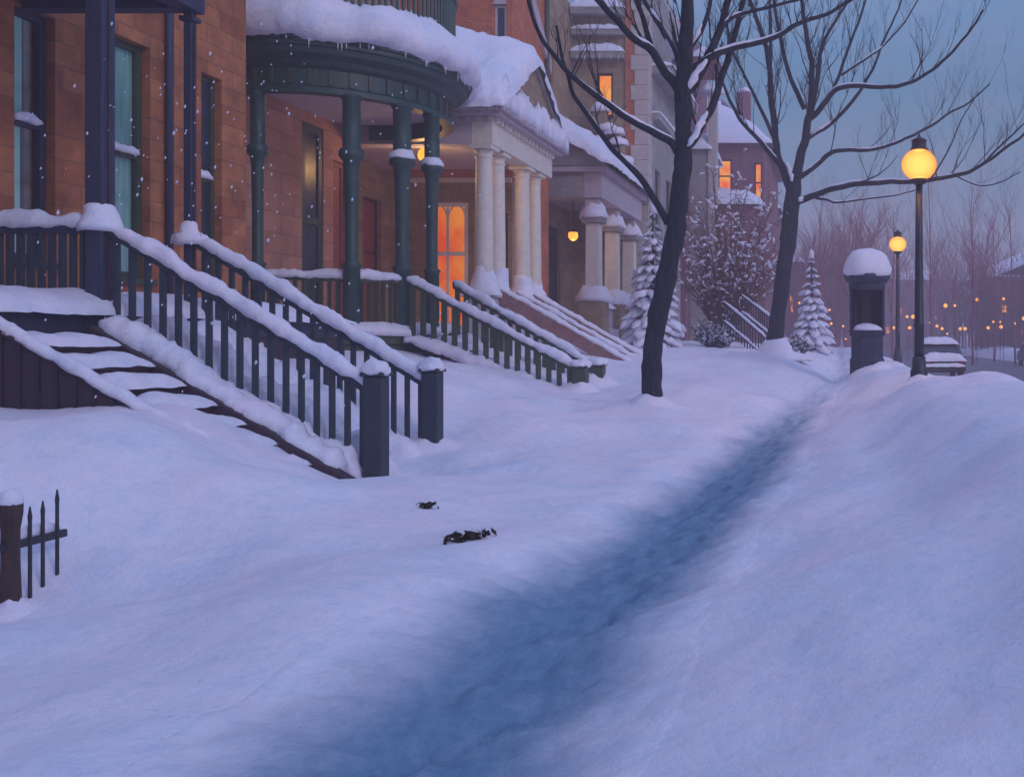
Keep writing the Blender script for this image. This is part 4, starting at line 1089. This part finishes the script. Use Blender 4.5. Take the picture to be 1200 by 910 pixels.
fir('slender snow covered fir standing just left of the kiosk', (b.x, b.y, zb-.2), P(948, 288, 42).z-zb, 1.1, 7, 14)

# ------------------------------------------------------------------ shrubs
def shrub(label, base, H, rad, seed, n=60, tufts=260, mat='twig', tr=.07):
    t = thing('snowy_shrub', label, 'shrub', base); rng = random.Random(seed); b = Vector(base)
    tw, sn = MB(), MB(); tips = []
    for k in range(n):
        a = rng.random()*2*math.pi; sp = rng.random()**.6
        d = Vector((math.cos(a)*sp*.8, math.sin(a)*sp*.8, 1)).normalized()
        L = H*rng.uniform(.75, 1.05)*(1-.15*sp); p = b.copy(); pts = [p]
        for q in range(7):
            d = (d+Vector((math.cos(a)*.05, math.sin(a)*.05, -.03-.05*sp))+Vector((rng.uniform(-.1, .1), rng.uniform(-.1, .1), 0))).normalized()
            p = p+d*L/7; pts.append(p)
        pts = [Vector((b.x+(v.x-b.x)*rad/(H*.62), b.y+(v.y-b.y)*rad/(H*.62), v.z)) for v in pts]
        tw.tube(pts, [.035*(1-.8*q/7) for q in range(8)], 4, False)
        for q in range(3, 8):
            for _ in range(2):
                e = pts[q]+Vector((rng.uniform(-.6, .6), rng.uniform(-.6, .6), rng.uniform(-.1, .5)))*rad*.35
                tw.tube([pts[q], (pts[q]+e)/2+Vector((0, 0, .05)), e], [.014, .01, .005], 3, False); tips.append((pts[q], e))
    for k in range(tufts):
        a, e = rng.choice(tips); f = rng.uniform(.1, 1); c = a.lerp(e, f)+Vector((0, 0, .03))
        d = (e-a); r = rng.uniform(.4, 1)*tr; L = rng.uniform(1.2, 3.2)*r
        dn = d.normalized()
        sn.tube([c-dn*L, c-dn*L*.4+Vector((0, 0, r*.3)), c+dn*L*.4+Vector((0, 0, r*.3)), c+dn*L], [r*.15, r*.8, r*.75, r*.12], 6)
    sn.jitter(.03, 9, seed)
    tw.build('branches', mat, t, recalc=False); kind(sn.build('snow_cover', 'snow', t, True, recalc=False), 'stuff')
    return t
b = P(850, 405, 33); zb = ground_z(b.x, b.y)
shrub('big arching brown shrub thick with snow tufts between the two bare trees', (b.x, b.y, zb-.2), (P(850, 225, 33).z-zb)*1.3, 2.0, 5, 170, 1000, 'twig', .06)
b = P(838, 412, 31); zb = ground_z(b.x, b.y)
shrub('low dark shrub speckled with snow in front of the arching brown shrub', (b.x, b.y, zb-.2), 1.35, .75, 8, 70, 260, 'fir', .05)
b = P(935, 412, 33); zb = ground_z(b.x, b.y)
shrub('small dark shrub at the foot of the forked tree', (b.x, b.y, zb-.2), .95, .5, 9, 40, 90, 'fir', .045)

# ------------------------------------------------------------------ iron stair railing
ir = thing('iron_railing', 'dark iron stair railings with snow lines sloping down behind the forked tree', 'railing', (-2.9, 30, 1.3))
def irail(a, b, h, seed):
    a, b = Vector(a), Vector(b)
    o = MB().bar(a, b, .06, .06).build('handrail', 'iron2', ir)
    MB().bar(a-Vector((0, 0, h)), b-Vector((0, 0, h)), .05, .05).build('bottom_rail', 'iron2', ir)
    s = MB(); snow_strip(s, [a+Vector((0, 0, .03)), b+Vector((0, 0, .03))], .09, .07, seed, .06, .01, 6); s.build('snow_cap', 'snow', o, True)
    s = MB(); snow_strip(s, [a+Vector((0, 0, .03-h)), b+Vector((0, 0, .03-h))], .1, .07, seed+1, .06, .01, 6); s.build('snow_cap', 'snow', ir, True)
    for k in range(15):
        p = a.lerp(b, (k+.5)/15); MB().box(p.x-.02, p.x+.02, p.y-.02, p.y+.02, p.z-h-.25, p.z).build('baluster', 'iron2', ir)
irail(P(869, 346, 30.6), P(908, 377, 30.6), .55, 3)
irail(P(848, 354, 29.6), P(897, 396, 29.6), .6, 5)

# ================================================================== street lamps
def street_lamp(label, x, y, zb, zt, R_, light, group=None):
    t = thing('street_lamp', label, 'street lamp', (x, y, zb)); H = zt-zb; g = R_
    gz = zt-g*1.75
    k = g/.29
    mb = MB().lathe((x, y, zb-.4), [(.15*k, 0), (.15*k, .55), (.12*k, .62), (.11*k, .8)], 14); mb.build('base', 'iron2', t, True)
    mb = MB().lathe((x, y, zb), [(.088*k, .2), (.082*k, .9), (.098*k, .93), (.08*k, .97), (.066*k, H*.55), (.058*k, gz-zb-g*1.18)], 14); mb.build('pole', 'iron2', t, True)
    mb = MB().lathe((x, y, gz-g*1.2), [(.06*k, 0), (.13*k, .04*k), (.15*k, .09*k), (.1*k, .12*k), (.15*k, g*.32), (.1*k, g*.36)], 16); mb.build('collar', 'iron', t, True)
    prof = [(max(.002, g*1.04*math.sin(math.pi*q/20)), -g*.93*math.cos(math.pi*q/20)) for q in range(21)]
    mb = MB().lathe((x, y, gz), prof, 32); gl = mb.build('globe', 'globe', t, True)
    bl = MB().lathe((x, y, gz+g*.0), [(max(.001, g*.13*math.sin(math.pi*q/10)), -g*.13*math.cos(math.pi*q/10)) for q in range(11)], 16).build('bulb', 'lamp', gl, True)
    mb = MB().lathe((x, y, gz+g*.80), [(g*.5, 0), (g*.56, g*.1), (g*.44, g*.18), (g*.42, g*.55), (g*.48, g*.6), (g*.3, g*.72), (g*.12, g*.8), (g*.05, g*1.0)], 16); cp = mb.build('finial', 'iron', t, True)
    s = MB(); snow_dome(s, (x, y, gz+g*1.42), g*.34, g*.14, 3, 12, 5, .05, .0); s.build('snow_cap', 'snow', cp, True)
    drift(t, x, y, .13*k, 2.6, .09, 5)
    if light:
        L = bpy.data.lights.new('lamp_light', 'POINT'); L.energy = light; L.color = (1, .52, .16); L.shadow_soft_size = g*1.1
        lo = bpy.data.objects.new('lamp_light', L); COL.objects.link(lo); lo.location = (0, 0, gz-zb); lo.parent = t
        
d1 = 16.0; p = P(1077, 437, d1); street_lamp('tall black street lamp with big glowing amber globe beside the parked car', p.x, d1, p.z-.12, P(1077, 158, d1).z, 20*d1/1100, 140)
d2 = 33.0; p = P(1052, 410, d2); street_lamp('second street lamp, thinner and farther off, between kiosk and tall lamp', p.x, d2, .9, P(1052, 269, d2).z, 9.8*d2/1100, 110)

# ================================================================== kiosk
kd = 23.0; p = P(1016, 427, kd); kx, kz = p.x, p.z-.15
k_ = thing('news_kiosk', 'dark blue round kiosk with open front under a dome of snow', 'kiosk', (kx, kd, kz))
def kp(py): return EYE-(py-400)*kd/1100
r = 21.3*kd/1100
A0, A1 = R(22.5), R(382.5)
mb = MB().lathe((kx, kd, 0), [(r*1.02, kz-.3), (r*1.02, kp(421)), (r*.94, kp(419)), (r*.93, kp(395)), (r*1.04, kp(393)), (r*1.04, kp(390))], 8, A0, A1); mb.build('base', 'poster', k_, bevel=.01)
mb = MB().lathe((kx, kd, 0), [(r*1.06, kp(389.9)), (r*1.1, kp(388.5)), (r*1.06, kp(387))], 8, A0, A1); lg = mb.build('ledge', 'poster', k_)
mb = MB()
mb.lathe((kx, kd, 0), [(r*.9, kp(387)), (r*.9, kp(338))], 7, R(-28), R(208)); mb.build('back_panel', 'poster', k_)
for a in (22.5, 157.5, 202.5, 337.5):
    a = R(a); x, y = kx+math.cos(a)*r*.95, kd+math.sin(a)*r*.95
    MB().tube([(x, y, kp(387.5)), (x, y, kp(336))], .035, 6).build('post', 'poster', k_)
mb = MB().lathe((kx, kd, 0), [(r*.98, kp(340)), (r*1.0, kp(333)), (r*1.12, kp(331)), (r*1.22, kp(327)), (r*1.28, kp(326)), (r*1.28, kp(322)), (r*.4, kp(318))], 16); rf = mb.build('roof', 'poster', k_)
mb = MB().lathe((kx, kd, 0), [(r*1.26, kp(325)), (r*1.34, kp(321)), (r*1.36, kp(316)), (r*1.28, kp(309)), (r*1.1, kp(301)), (r*.8, kp(295)), (r*.4, kp(292)), (.001, kp(291))], 36); mb.jitter(.05, 3, 3); mb.jitter(.02, 9, 4); mb.build('snow_cap', 'snow', rf, True)
s = MB(); snow_dome(s, (kx, kd-.08, kp(388)), r*.8, .2, 5, amp=.06); s.build('snow_heap', 'snow', k_, True)

drift(k_, kx, kd, r, 1.7, .16, 8)
# ================================================================== parked car
def car(name, label, cx, cy, mat, faces=-1, snow=True, lights=None):
    """car lengthwise along y, rear towards the camera when faces=-1"""
    t = thing(name, label, 'car', (cx, cy, .03)); W, L = 1.74, 4.3
    def Y(v): return cy+v*(1 if faces == -1 else -1)
    side = [(0, .38), (0, .78), (.12, .92), (.75, .98), (1.35, 1.42), (2.55, 1.44), (3.15, 1.0), (4.1, .86), (4.3, .66), (4.3, .36), (3.9, .30), (.4, .30)]
    mb = MB(); n = len(side); xs_ = [-W/2, -W/2+.06, W/2-.06, W/2]
    secs = []
    for k, (xo, ins) in enumerate(((-1, .05), (-1, 0), (1, 0), (1, .05))):
        row = []
        for (a, z) in side:
            tuck = .17*max(0, (z-.95)/.5)
            xx = cx+xo*(W/2-tuck-(0 if ins else .05)*1)
            if ins: xx = cx+xo*(W/2-tuck); a_ = .06+a*(1-.12/4.3) ; zz = z-.03 if z > .5 else z+.02
            else: a_, zz = a, z
            row.append((xx, Y(a_), zz+.03))
        secs.append(row)
    for row in secs: mb.v += [Vector(q) for q in row]
    for s_ in range(3):
        for k in range(n):
            a, b_ = s_*n+k, s_*n+(k+1) % n; mb.f.append((a, b_, b_+n, a+n))
    mb.f.append(tuple(range(n))); mb.f.append(tuple(reversed(range(3*n, 4*n))))
    mb.build('body', mat, t, bevel=.03)
    def slab(nm, m, pts): 
        b = MB(); b.add(pts, [tuple(range(len(pts)))]); o = b.build(nm, m, t)
        md = o.modifiers.new('thick', 'SOLIDIFY'); md.thickness = .012; md.offset = 0; return o
    e = .012
    slab('rear_window', 'darkglass', [(cx-.62, Y(.82)-e, 1.075), (cx+.62, Y(.82)-e, 1.075), (cx+.52, Y(1.27)-e, 1.41), (cx-.52, Y(1.27)-e, 1.41)])
    slab('windscreen', 'darkglass', [(cx-.62, Y(3.12), 1.07), (cx+.62, Y(3.12), 1.07), (cx+.53, Y(2.64), 1.43), (cx-.53, Y(2.64), 1.43)])
    for sx in (-1, 1):
        slab('side_window', 'darkglass', [(cx+sx*(W/2-.008), Y(.95), 1.04), (cx+sx*(W/2-.008), Y(2.95), 1.04), (cx+sx*(W/2-.135), Y(2.5), 1.39), (cx+sx*(W/2-.135), Y(1.42), 1.39)])
        for yy in (.85, 3.45):
            b = MB(); b.lathe((0, 0, 0), [(.14, -.09), (.29, -.09), (.32, -.05), (.32, .05), (.29, .09), (.14, .09)], 20)
            b.v = [Vector((cx+sx*(W/2-.1)+v.z*sx, Y(yy)+v.x, .36+v.y)) for v in b.v]; w = b.build('wheel', 'tyre', t, True)
        b = MB().box(cx+sx*.62-.14, cx+sx*.62+.14, Y(0)-.015, Y(0)+.03, .68, .83); b.build('tail_light', 'taillamp', t, bevel=.01)
        b = MB(); b.lathe((0, 0, 0), [(.001, -.03), (.09, -.02), (.10, .02), (.001, .03)], 14); b.v = [Vector((cx+sx*.6+v.x, Y(4.3)+v.z, .68+v.y)) for v in b.v]
        b.build('headlight', lights or 'darkglass', t, True)
    ya, yb = sorted((Y(-.07), Y(.10))); MB().box(cx-W/2+.02, cx+W/2-.02, ya, yb, .40, .58).build('rear_bumper', 'iron', t, bevel=.03)
    ya, yb = sorted((Y(4.26), Y(4.38))); MB().box(cx-W/2+.02, cx+W/2-.02, ya, yb, .38, .56).build('front_bumper', 'iron', t, bevel=.03)
    if snow:
        def cap(nm, x0, x1, a0, a1, z, h, sd):
            ya, yb = sorted((Y(a0), Y(a1))); s = MB(); snow_patch(s, x0, x1, ya, yb, z, h, sd, .07, .3, 4, .03, 3); s.build(nm, 'snow', t, True)
        cap('roof_snow', cx-.70, cx+.70, 1.2, 2.7, 1.465, .26, 3)
        cap('boot_snow', cx-.84, cx+.84, -.06, .84, .80, .30, 4)
        cap('bonnet_snow', cx-.82, cx+.82, 3.0, 4.2, lambda x, y: .95, .2, 5)
        cap('bumper_snow', cx-.82, cx+.82, -.14, .02, .585, .12, 6)
    return t
cd = 36.5
car('parked_car', 'dark parked car buried under snow beside the tall street lamp', P(1106, 400, cd).x, cd, 'carpaint')
c2 = car('distant_car', 'oncoming car with glowing headlights far down the street', 12.4, 60, 'carpaint', faces=1, snow=True, lights='headlamp')

# ================================================================== distant lights
rng = random.Random(4)
proto = thing('distant_lamp', 'tiny amber lamp far off among the hazy trees', 'street lamp', (0, 0, 0), 'tiny lights far down the street')
MB().tube([(0, 0, 0), (0, 0, 2.9)], .022, 5).build('pole', 'iron', proto)
MB().lathe((0, 0, 2.85), [(.001, 0), (.16, .08), (.21, .2), (.17, .33), (.001, .42)], 10).build('globe', 'farlamp', proto, True)
spots = [(937,355,80),(972,363,84),(974,379,100),(988,382,105),(991,397,120),(1063,371,95),(1070,371,99),(1066,384,112),(1108,358,78),(1119,358,80),(1145,351,76),(1176,350,80),(1164,377,96),(1172,377,98),(1189,379,92),(1173,383,112),(1158,384,118),(1131,385,120),(1125,385,116),(1110,391,125),(1090,378,118),(1098,382,122),(1104,385,130),(1047,384,118),(1200,373,92),(880,331,50),(912,386,58),(1188,428,58)]  # two of these are porch lights, built as the same lamp on a pole
for i, (x, y, d) in enumerate(spots[:-1]):
    d = 64+(d-64)*.4; q = P(x, y, d); o = proto if i == 0 else copy_tree(proto)
    gsc = rng.uniform(.38, .85)
    for ch in o.children:
        if ch.name.startswith('globe'): ch.scale = (gsc, gsc, gsc); ch.location = (0, 0, 3.06*(1-gsc))
    zt = q.z; o.location = (q.x, q.y, zt-3.06)
    if o.location.z > ground_z(q.x, q.y)+.05:
        o.scale = (1, 1, 1)
        # taller pole: stretch down to the ground
        for ch in o.children:
            if ch.name.startswith('pole'): ch.scale = (1, 1, 1+(o.location.z-ground_z(q.x, q.y)+.1)/2.9); ch.location = (0, 0, 2.9-2.9*ch.scale[2])

# ================================================================== background trees
def bare(label, x, y, H, seed, mat='fartwig', group=None, spread_=.5, r=.075):
    z = ground_z(x, y); t = thing('bare_tree', label, 'tree', (x, y, z-.1), group); rng = random.Random(seed)
    tr_, tw = MB(), MB(); b = Vector((x, y, z-.3)); pts = [b]; p = b.copy()
    for k in range(6):
        p = p+Vector((rng.uniform(-.12, .12), rng.uniform(-.12, .12), H*.9/6)); pts.append(p)
    tr_.tube(pts, [r*(1-.8*k/6) for k in range(7)], 7); tr_.build('trunk', mat, t, True)
    for k in range(22):
        f = rng.uniform(.22, 1); i = min(int(f*6), 5); q = pts[i].lerp(pts[i+1], f*6-i)
        a = rng.random()*2*math.pi
        d = Vector((math.cos(a)*spread_, math.sin(a)*spread_, rng.uniform(.6, 1.1))).normalized()
        grow(tw, q, d, H*rng.uniform(.16, .36)*(1.15-f*.5), r*.36*(1.1-f*.6), 3, rng, .1)
    tw.build('crown', mat, t, recalc=False)
    return t
mid_trees = [(2.3,62,9,'bare_plum tree'),]
labs = ['hazy bare tree rising behind the kiosk dome', 'hazy bare tree between the fir and the kiosk', 'thin hazy tree behind the second street lamp',
        'slim tall hazy tree just right of the tall lamp globe', 'tall thin hazy tree above the parked car', 'bushy hazy tree across the street at the picture edge',
        'hazy bare tree across the street before the corner house', 'low bushy hazy tree beyond the headlights']
for k, (px, d, top) in enumerate(((1000,52,225),(962,60,205),(1045,58,215),(1093,66,150),(1140,60,190),(1190,62,215),(1165,70,235),(1120,80,280))):
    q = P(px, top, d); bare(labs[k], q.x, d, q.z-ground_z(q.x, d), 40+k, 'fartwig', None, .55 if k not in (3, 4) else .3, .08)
# far wood: reads as one mass
mb = MB(); rng = random.Random(77)
for k in range(300):
    d = rng.uniform(92, 170); px = rng.choice((rng.uniform(885, 1075), rng.uniform(885, 1330), rng.uniform(1135, 1330))); x = (px-980)*d/1100
    if 4 < x < 13.5 and d < 150: x = rng.choice((rng.uniform(-4, 3.4), rng.uniform(14.5, 17)))
    if x < -5: x = rng.uniform(-5, 3)
    z = 0.3; H = rng.uniform(6, 13)*(1.15 if px < 1075 else .95)*(.75+d/400)
    p = Vector((x, d, z)); pts = [p]
    for q in range(5): p = p+Vector((rng.uniform(-.2, .2), rng.uniform(-.2, .2), H*.85/5)); pts.append(p)
    mb.tube(pts, [.16*(1-.8*q/5) for q in range(6)], 5)
    for q in range(16):
        f = rng.uniform(.15, 1); i = min(int(f*5), 4); a = rng.random()*6.28
        grow(mb, pts[i].lerp(pts[i+1], f*5-i), Vector((math.cos(a)*.55, math.sin(a)*.55, rng.uniform(.5, 1))).normalized(), H*rng.uniform(.16, .34), .085, 2, rng, .1, 3)
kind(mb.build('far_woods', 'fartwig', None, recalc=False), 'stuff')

# ================================================================== falling snow
mb = MB(); rng = random.Random(12)
for k in range(230):
    d = rng.uniform(3.0, 11); px = rng.triangular(0, 640, 180); py = rng.triangular(0, 520, 150)
    c = P(px, py, d); r_ = rng.uniform(.005, .009)*(d/7)**.5; q = rng.uniform(.8, 2.0)
    mb.add([c+Vector((r_, 0, 0)), c+Vector((-r_, 0, 0)), c+Vector((0, r_, 0)), c+Vector((0, -r_, 0)), c+Vector((r_*.3, 0, r_*q)), c-Vector((r_*.3, 0, r_*q))],
           [(0, 2, 4), (2, 1, 4), (1, 3, 4), (3, 0, 4), (2, 0, 5), (1, 2, 5), (3, 1, 5), (0, 3, 5)])
kind(mb.build('falling_snow', 'snow', None, True), 'stuff')

# ================================================================== haze
hz = MB().box(-330, 400, -30, 470, -1.6, 24)
hm = bpy.data.materials.new('haze'); hm.use_nodes = True; nt = hm.node_tree; nt.nodes.clear()
o_ = nt.nodes.new('ShaderNodeOutputMaterial'); v_ = nt.nodes.new('ShaderNodeVolumePrincipled')
v_.inputs['Color'].default_value = (.92, .76, .84, 1); v_.inputs['Density'].default_value = .005; v_.inputs['Anisotropy'].default_value = .25
nt.links.new(v_.outputs[0], o_.inputs['Volume'])
kind(hz.build('haze', hm), 'stuff')

# ================================================================== world, sun, camera
w = bpy.data.worlds.new('World'); scn.world = w; w.use_nodes = True; nt = w.node_tree; nt.nodes.clear()
wo = nt.nodes.new('ShaderNodeOutputWorld'); bg = nt.nodes.new('ShaderNodeBackground')
sky = nt.nodes.new('ShaderNodeTexSky'); sky.sky_type = 'NISHITA'; sky.sun_disc = False
SUN_EL, SUN_AZ = R(9), R(128)
sky.sun_elevation = SUN_EL; sky.sun_rotation = SUN_AZ; sky.air_density = 1.0; sky.dust_density = .4; sky.ozone_density = 3.5
tc = nt.nodes.new('ShaderNodeTexCoord'); sp = nt.nodes.new('ShaderNodeSeparateXYZ'); nt.links.new(tc.outputs['Generated'], sp.inputs[0])
gr = ramp(nt, sp.outputs[2], [(0, (1.3, 1.05, 1.5)), (.07, (1.02, 1.22, 1.65)), (.26, (.46, 1.07, 1.75)), (.5, (1.45, 2.1, 3.7)), (1, (2.25, 2.8, 5.0))])
mp = nt.nodes.new('ShaderNodeMapping'); mp.inputs['Scale'].default_value = (1, 1, 2.6); nt.links.new(tc.outputs['Generated'], mp.inputs[0])
cl = noise_node(nt, mp.outputs[0], 8, 10, .78)
clr = ramp(nt, cl, [(.3, (.72, .95, 1.02)), (.5, (1, 1, 1)), (.7, (1.35, 1.02, 1.04))])
mx = nt.nodes.new('ShaderNodeMix'); mx.data_type = 'RGBA'; mx.inputs['Factor'].default_value = .85
nt.links.new(sky.outputs[0], mx.inputs['A']); nt.links.new(gr, mx.inputs['B'])
ml = nt.nodes.new('ShaderNodeMix'); ml.data_type = 'RGBA'; ml.blend_type = 'MULTIPLY'; ml.inputs['Factor'].default_value = 1
nt.links.new(mx.outputs['Result'], ml.inputs['A']); nt.links.new(clr, ml.inputs['B'])
nt.links.new(ml.outputs['Result'], bg.inputs[0]); bg.inputs[1].default_value = .14
nt.links.new(bg.outputs[0], wo.inputs[0])
sl = bpy.data.lights.new('sun', 'SUN'); sl.energy = .62; sl.angle = R(14); sl.color = (.86, .77, .93)
so = bpy.data.objects.new('sun', sl); COL.objects.link(so)
az, el = R(128), R(27)
dv = Vector((math.sin(az)*math.cos(el), math.cos(az)*math.cos(el), math.sin(el)))
so.rotation_euler = dv.to_track_quat('Z', 'Y').to_euler()
cam = bpy.data.cameras.new('camera'); co = bpy.data.objects.new('camera', cam); COL.objects.link(co)
co.location = (0, 0, EYE); co.rotation_euler = (R(90), 0, 0)
cam.sensor_width = 36; cam.lens = 36*1100/1200; cam.shift_x = -380/1200; cam.shift_y = -55/1200
cam.clip_start = .05; cam.clip_end = 2000
scn.camera = co
scn.view_settings.view_transform = 'Standard'; scn.view_settings.look = 'None'; scn.view_settings.gamma = 1
scn.view_settings.use_curve_mapping = False; scn.view_settings.exposure = .56
scn.cycles.use_denoising = True
scn.cycles.max_bounces = 6; scn.cycles.volume_bounces = 1; scn.cycles.transparent_max_bounces = 12
scn.cycles.sample_clamp_indirect = 4
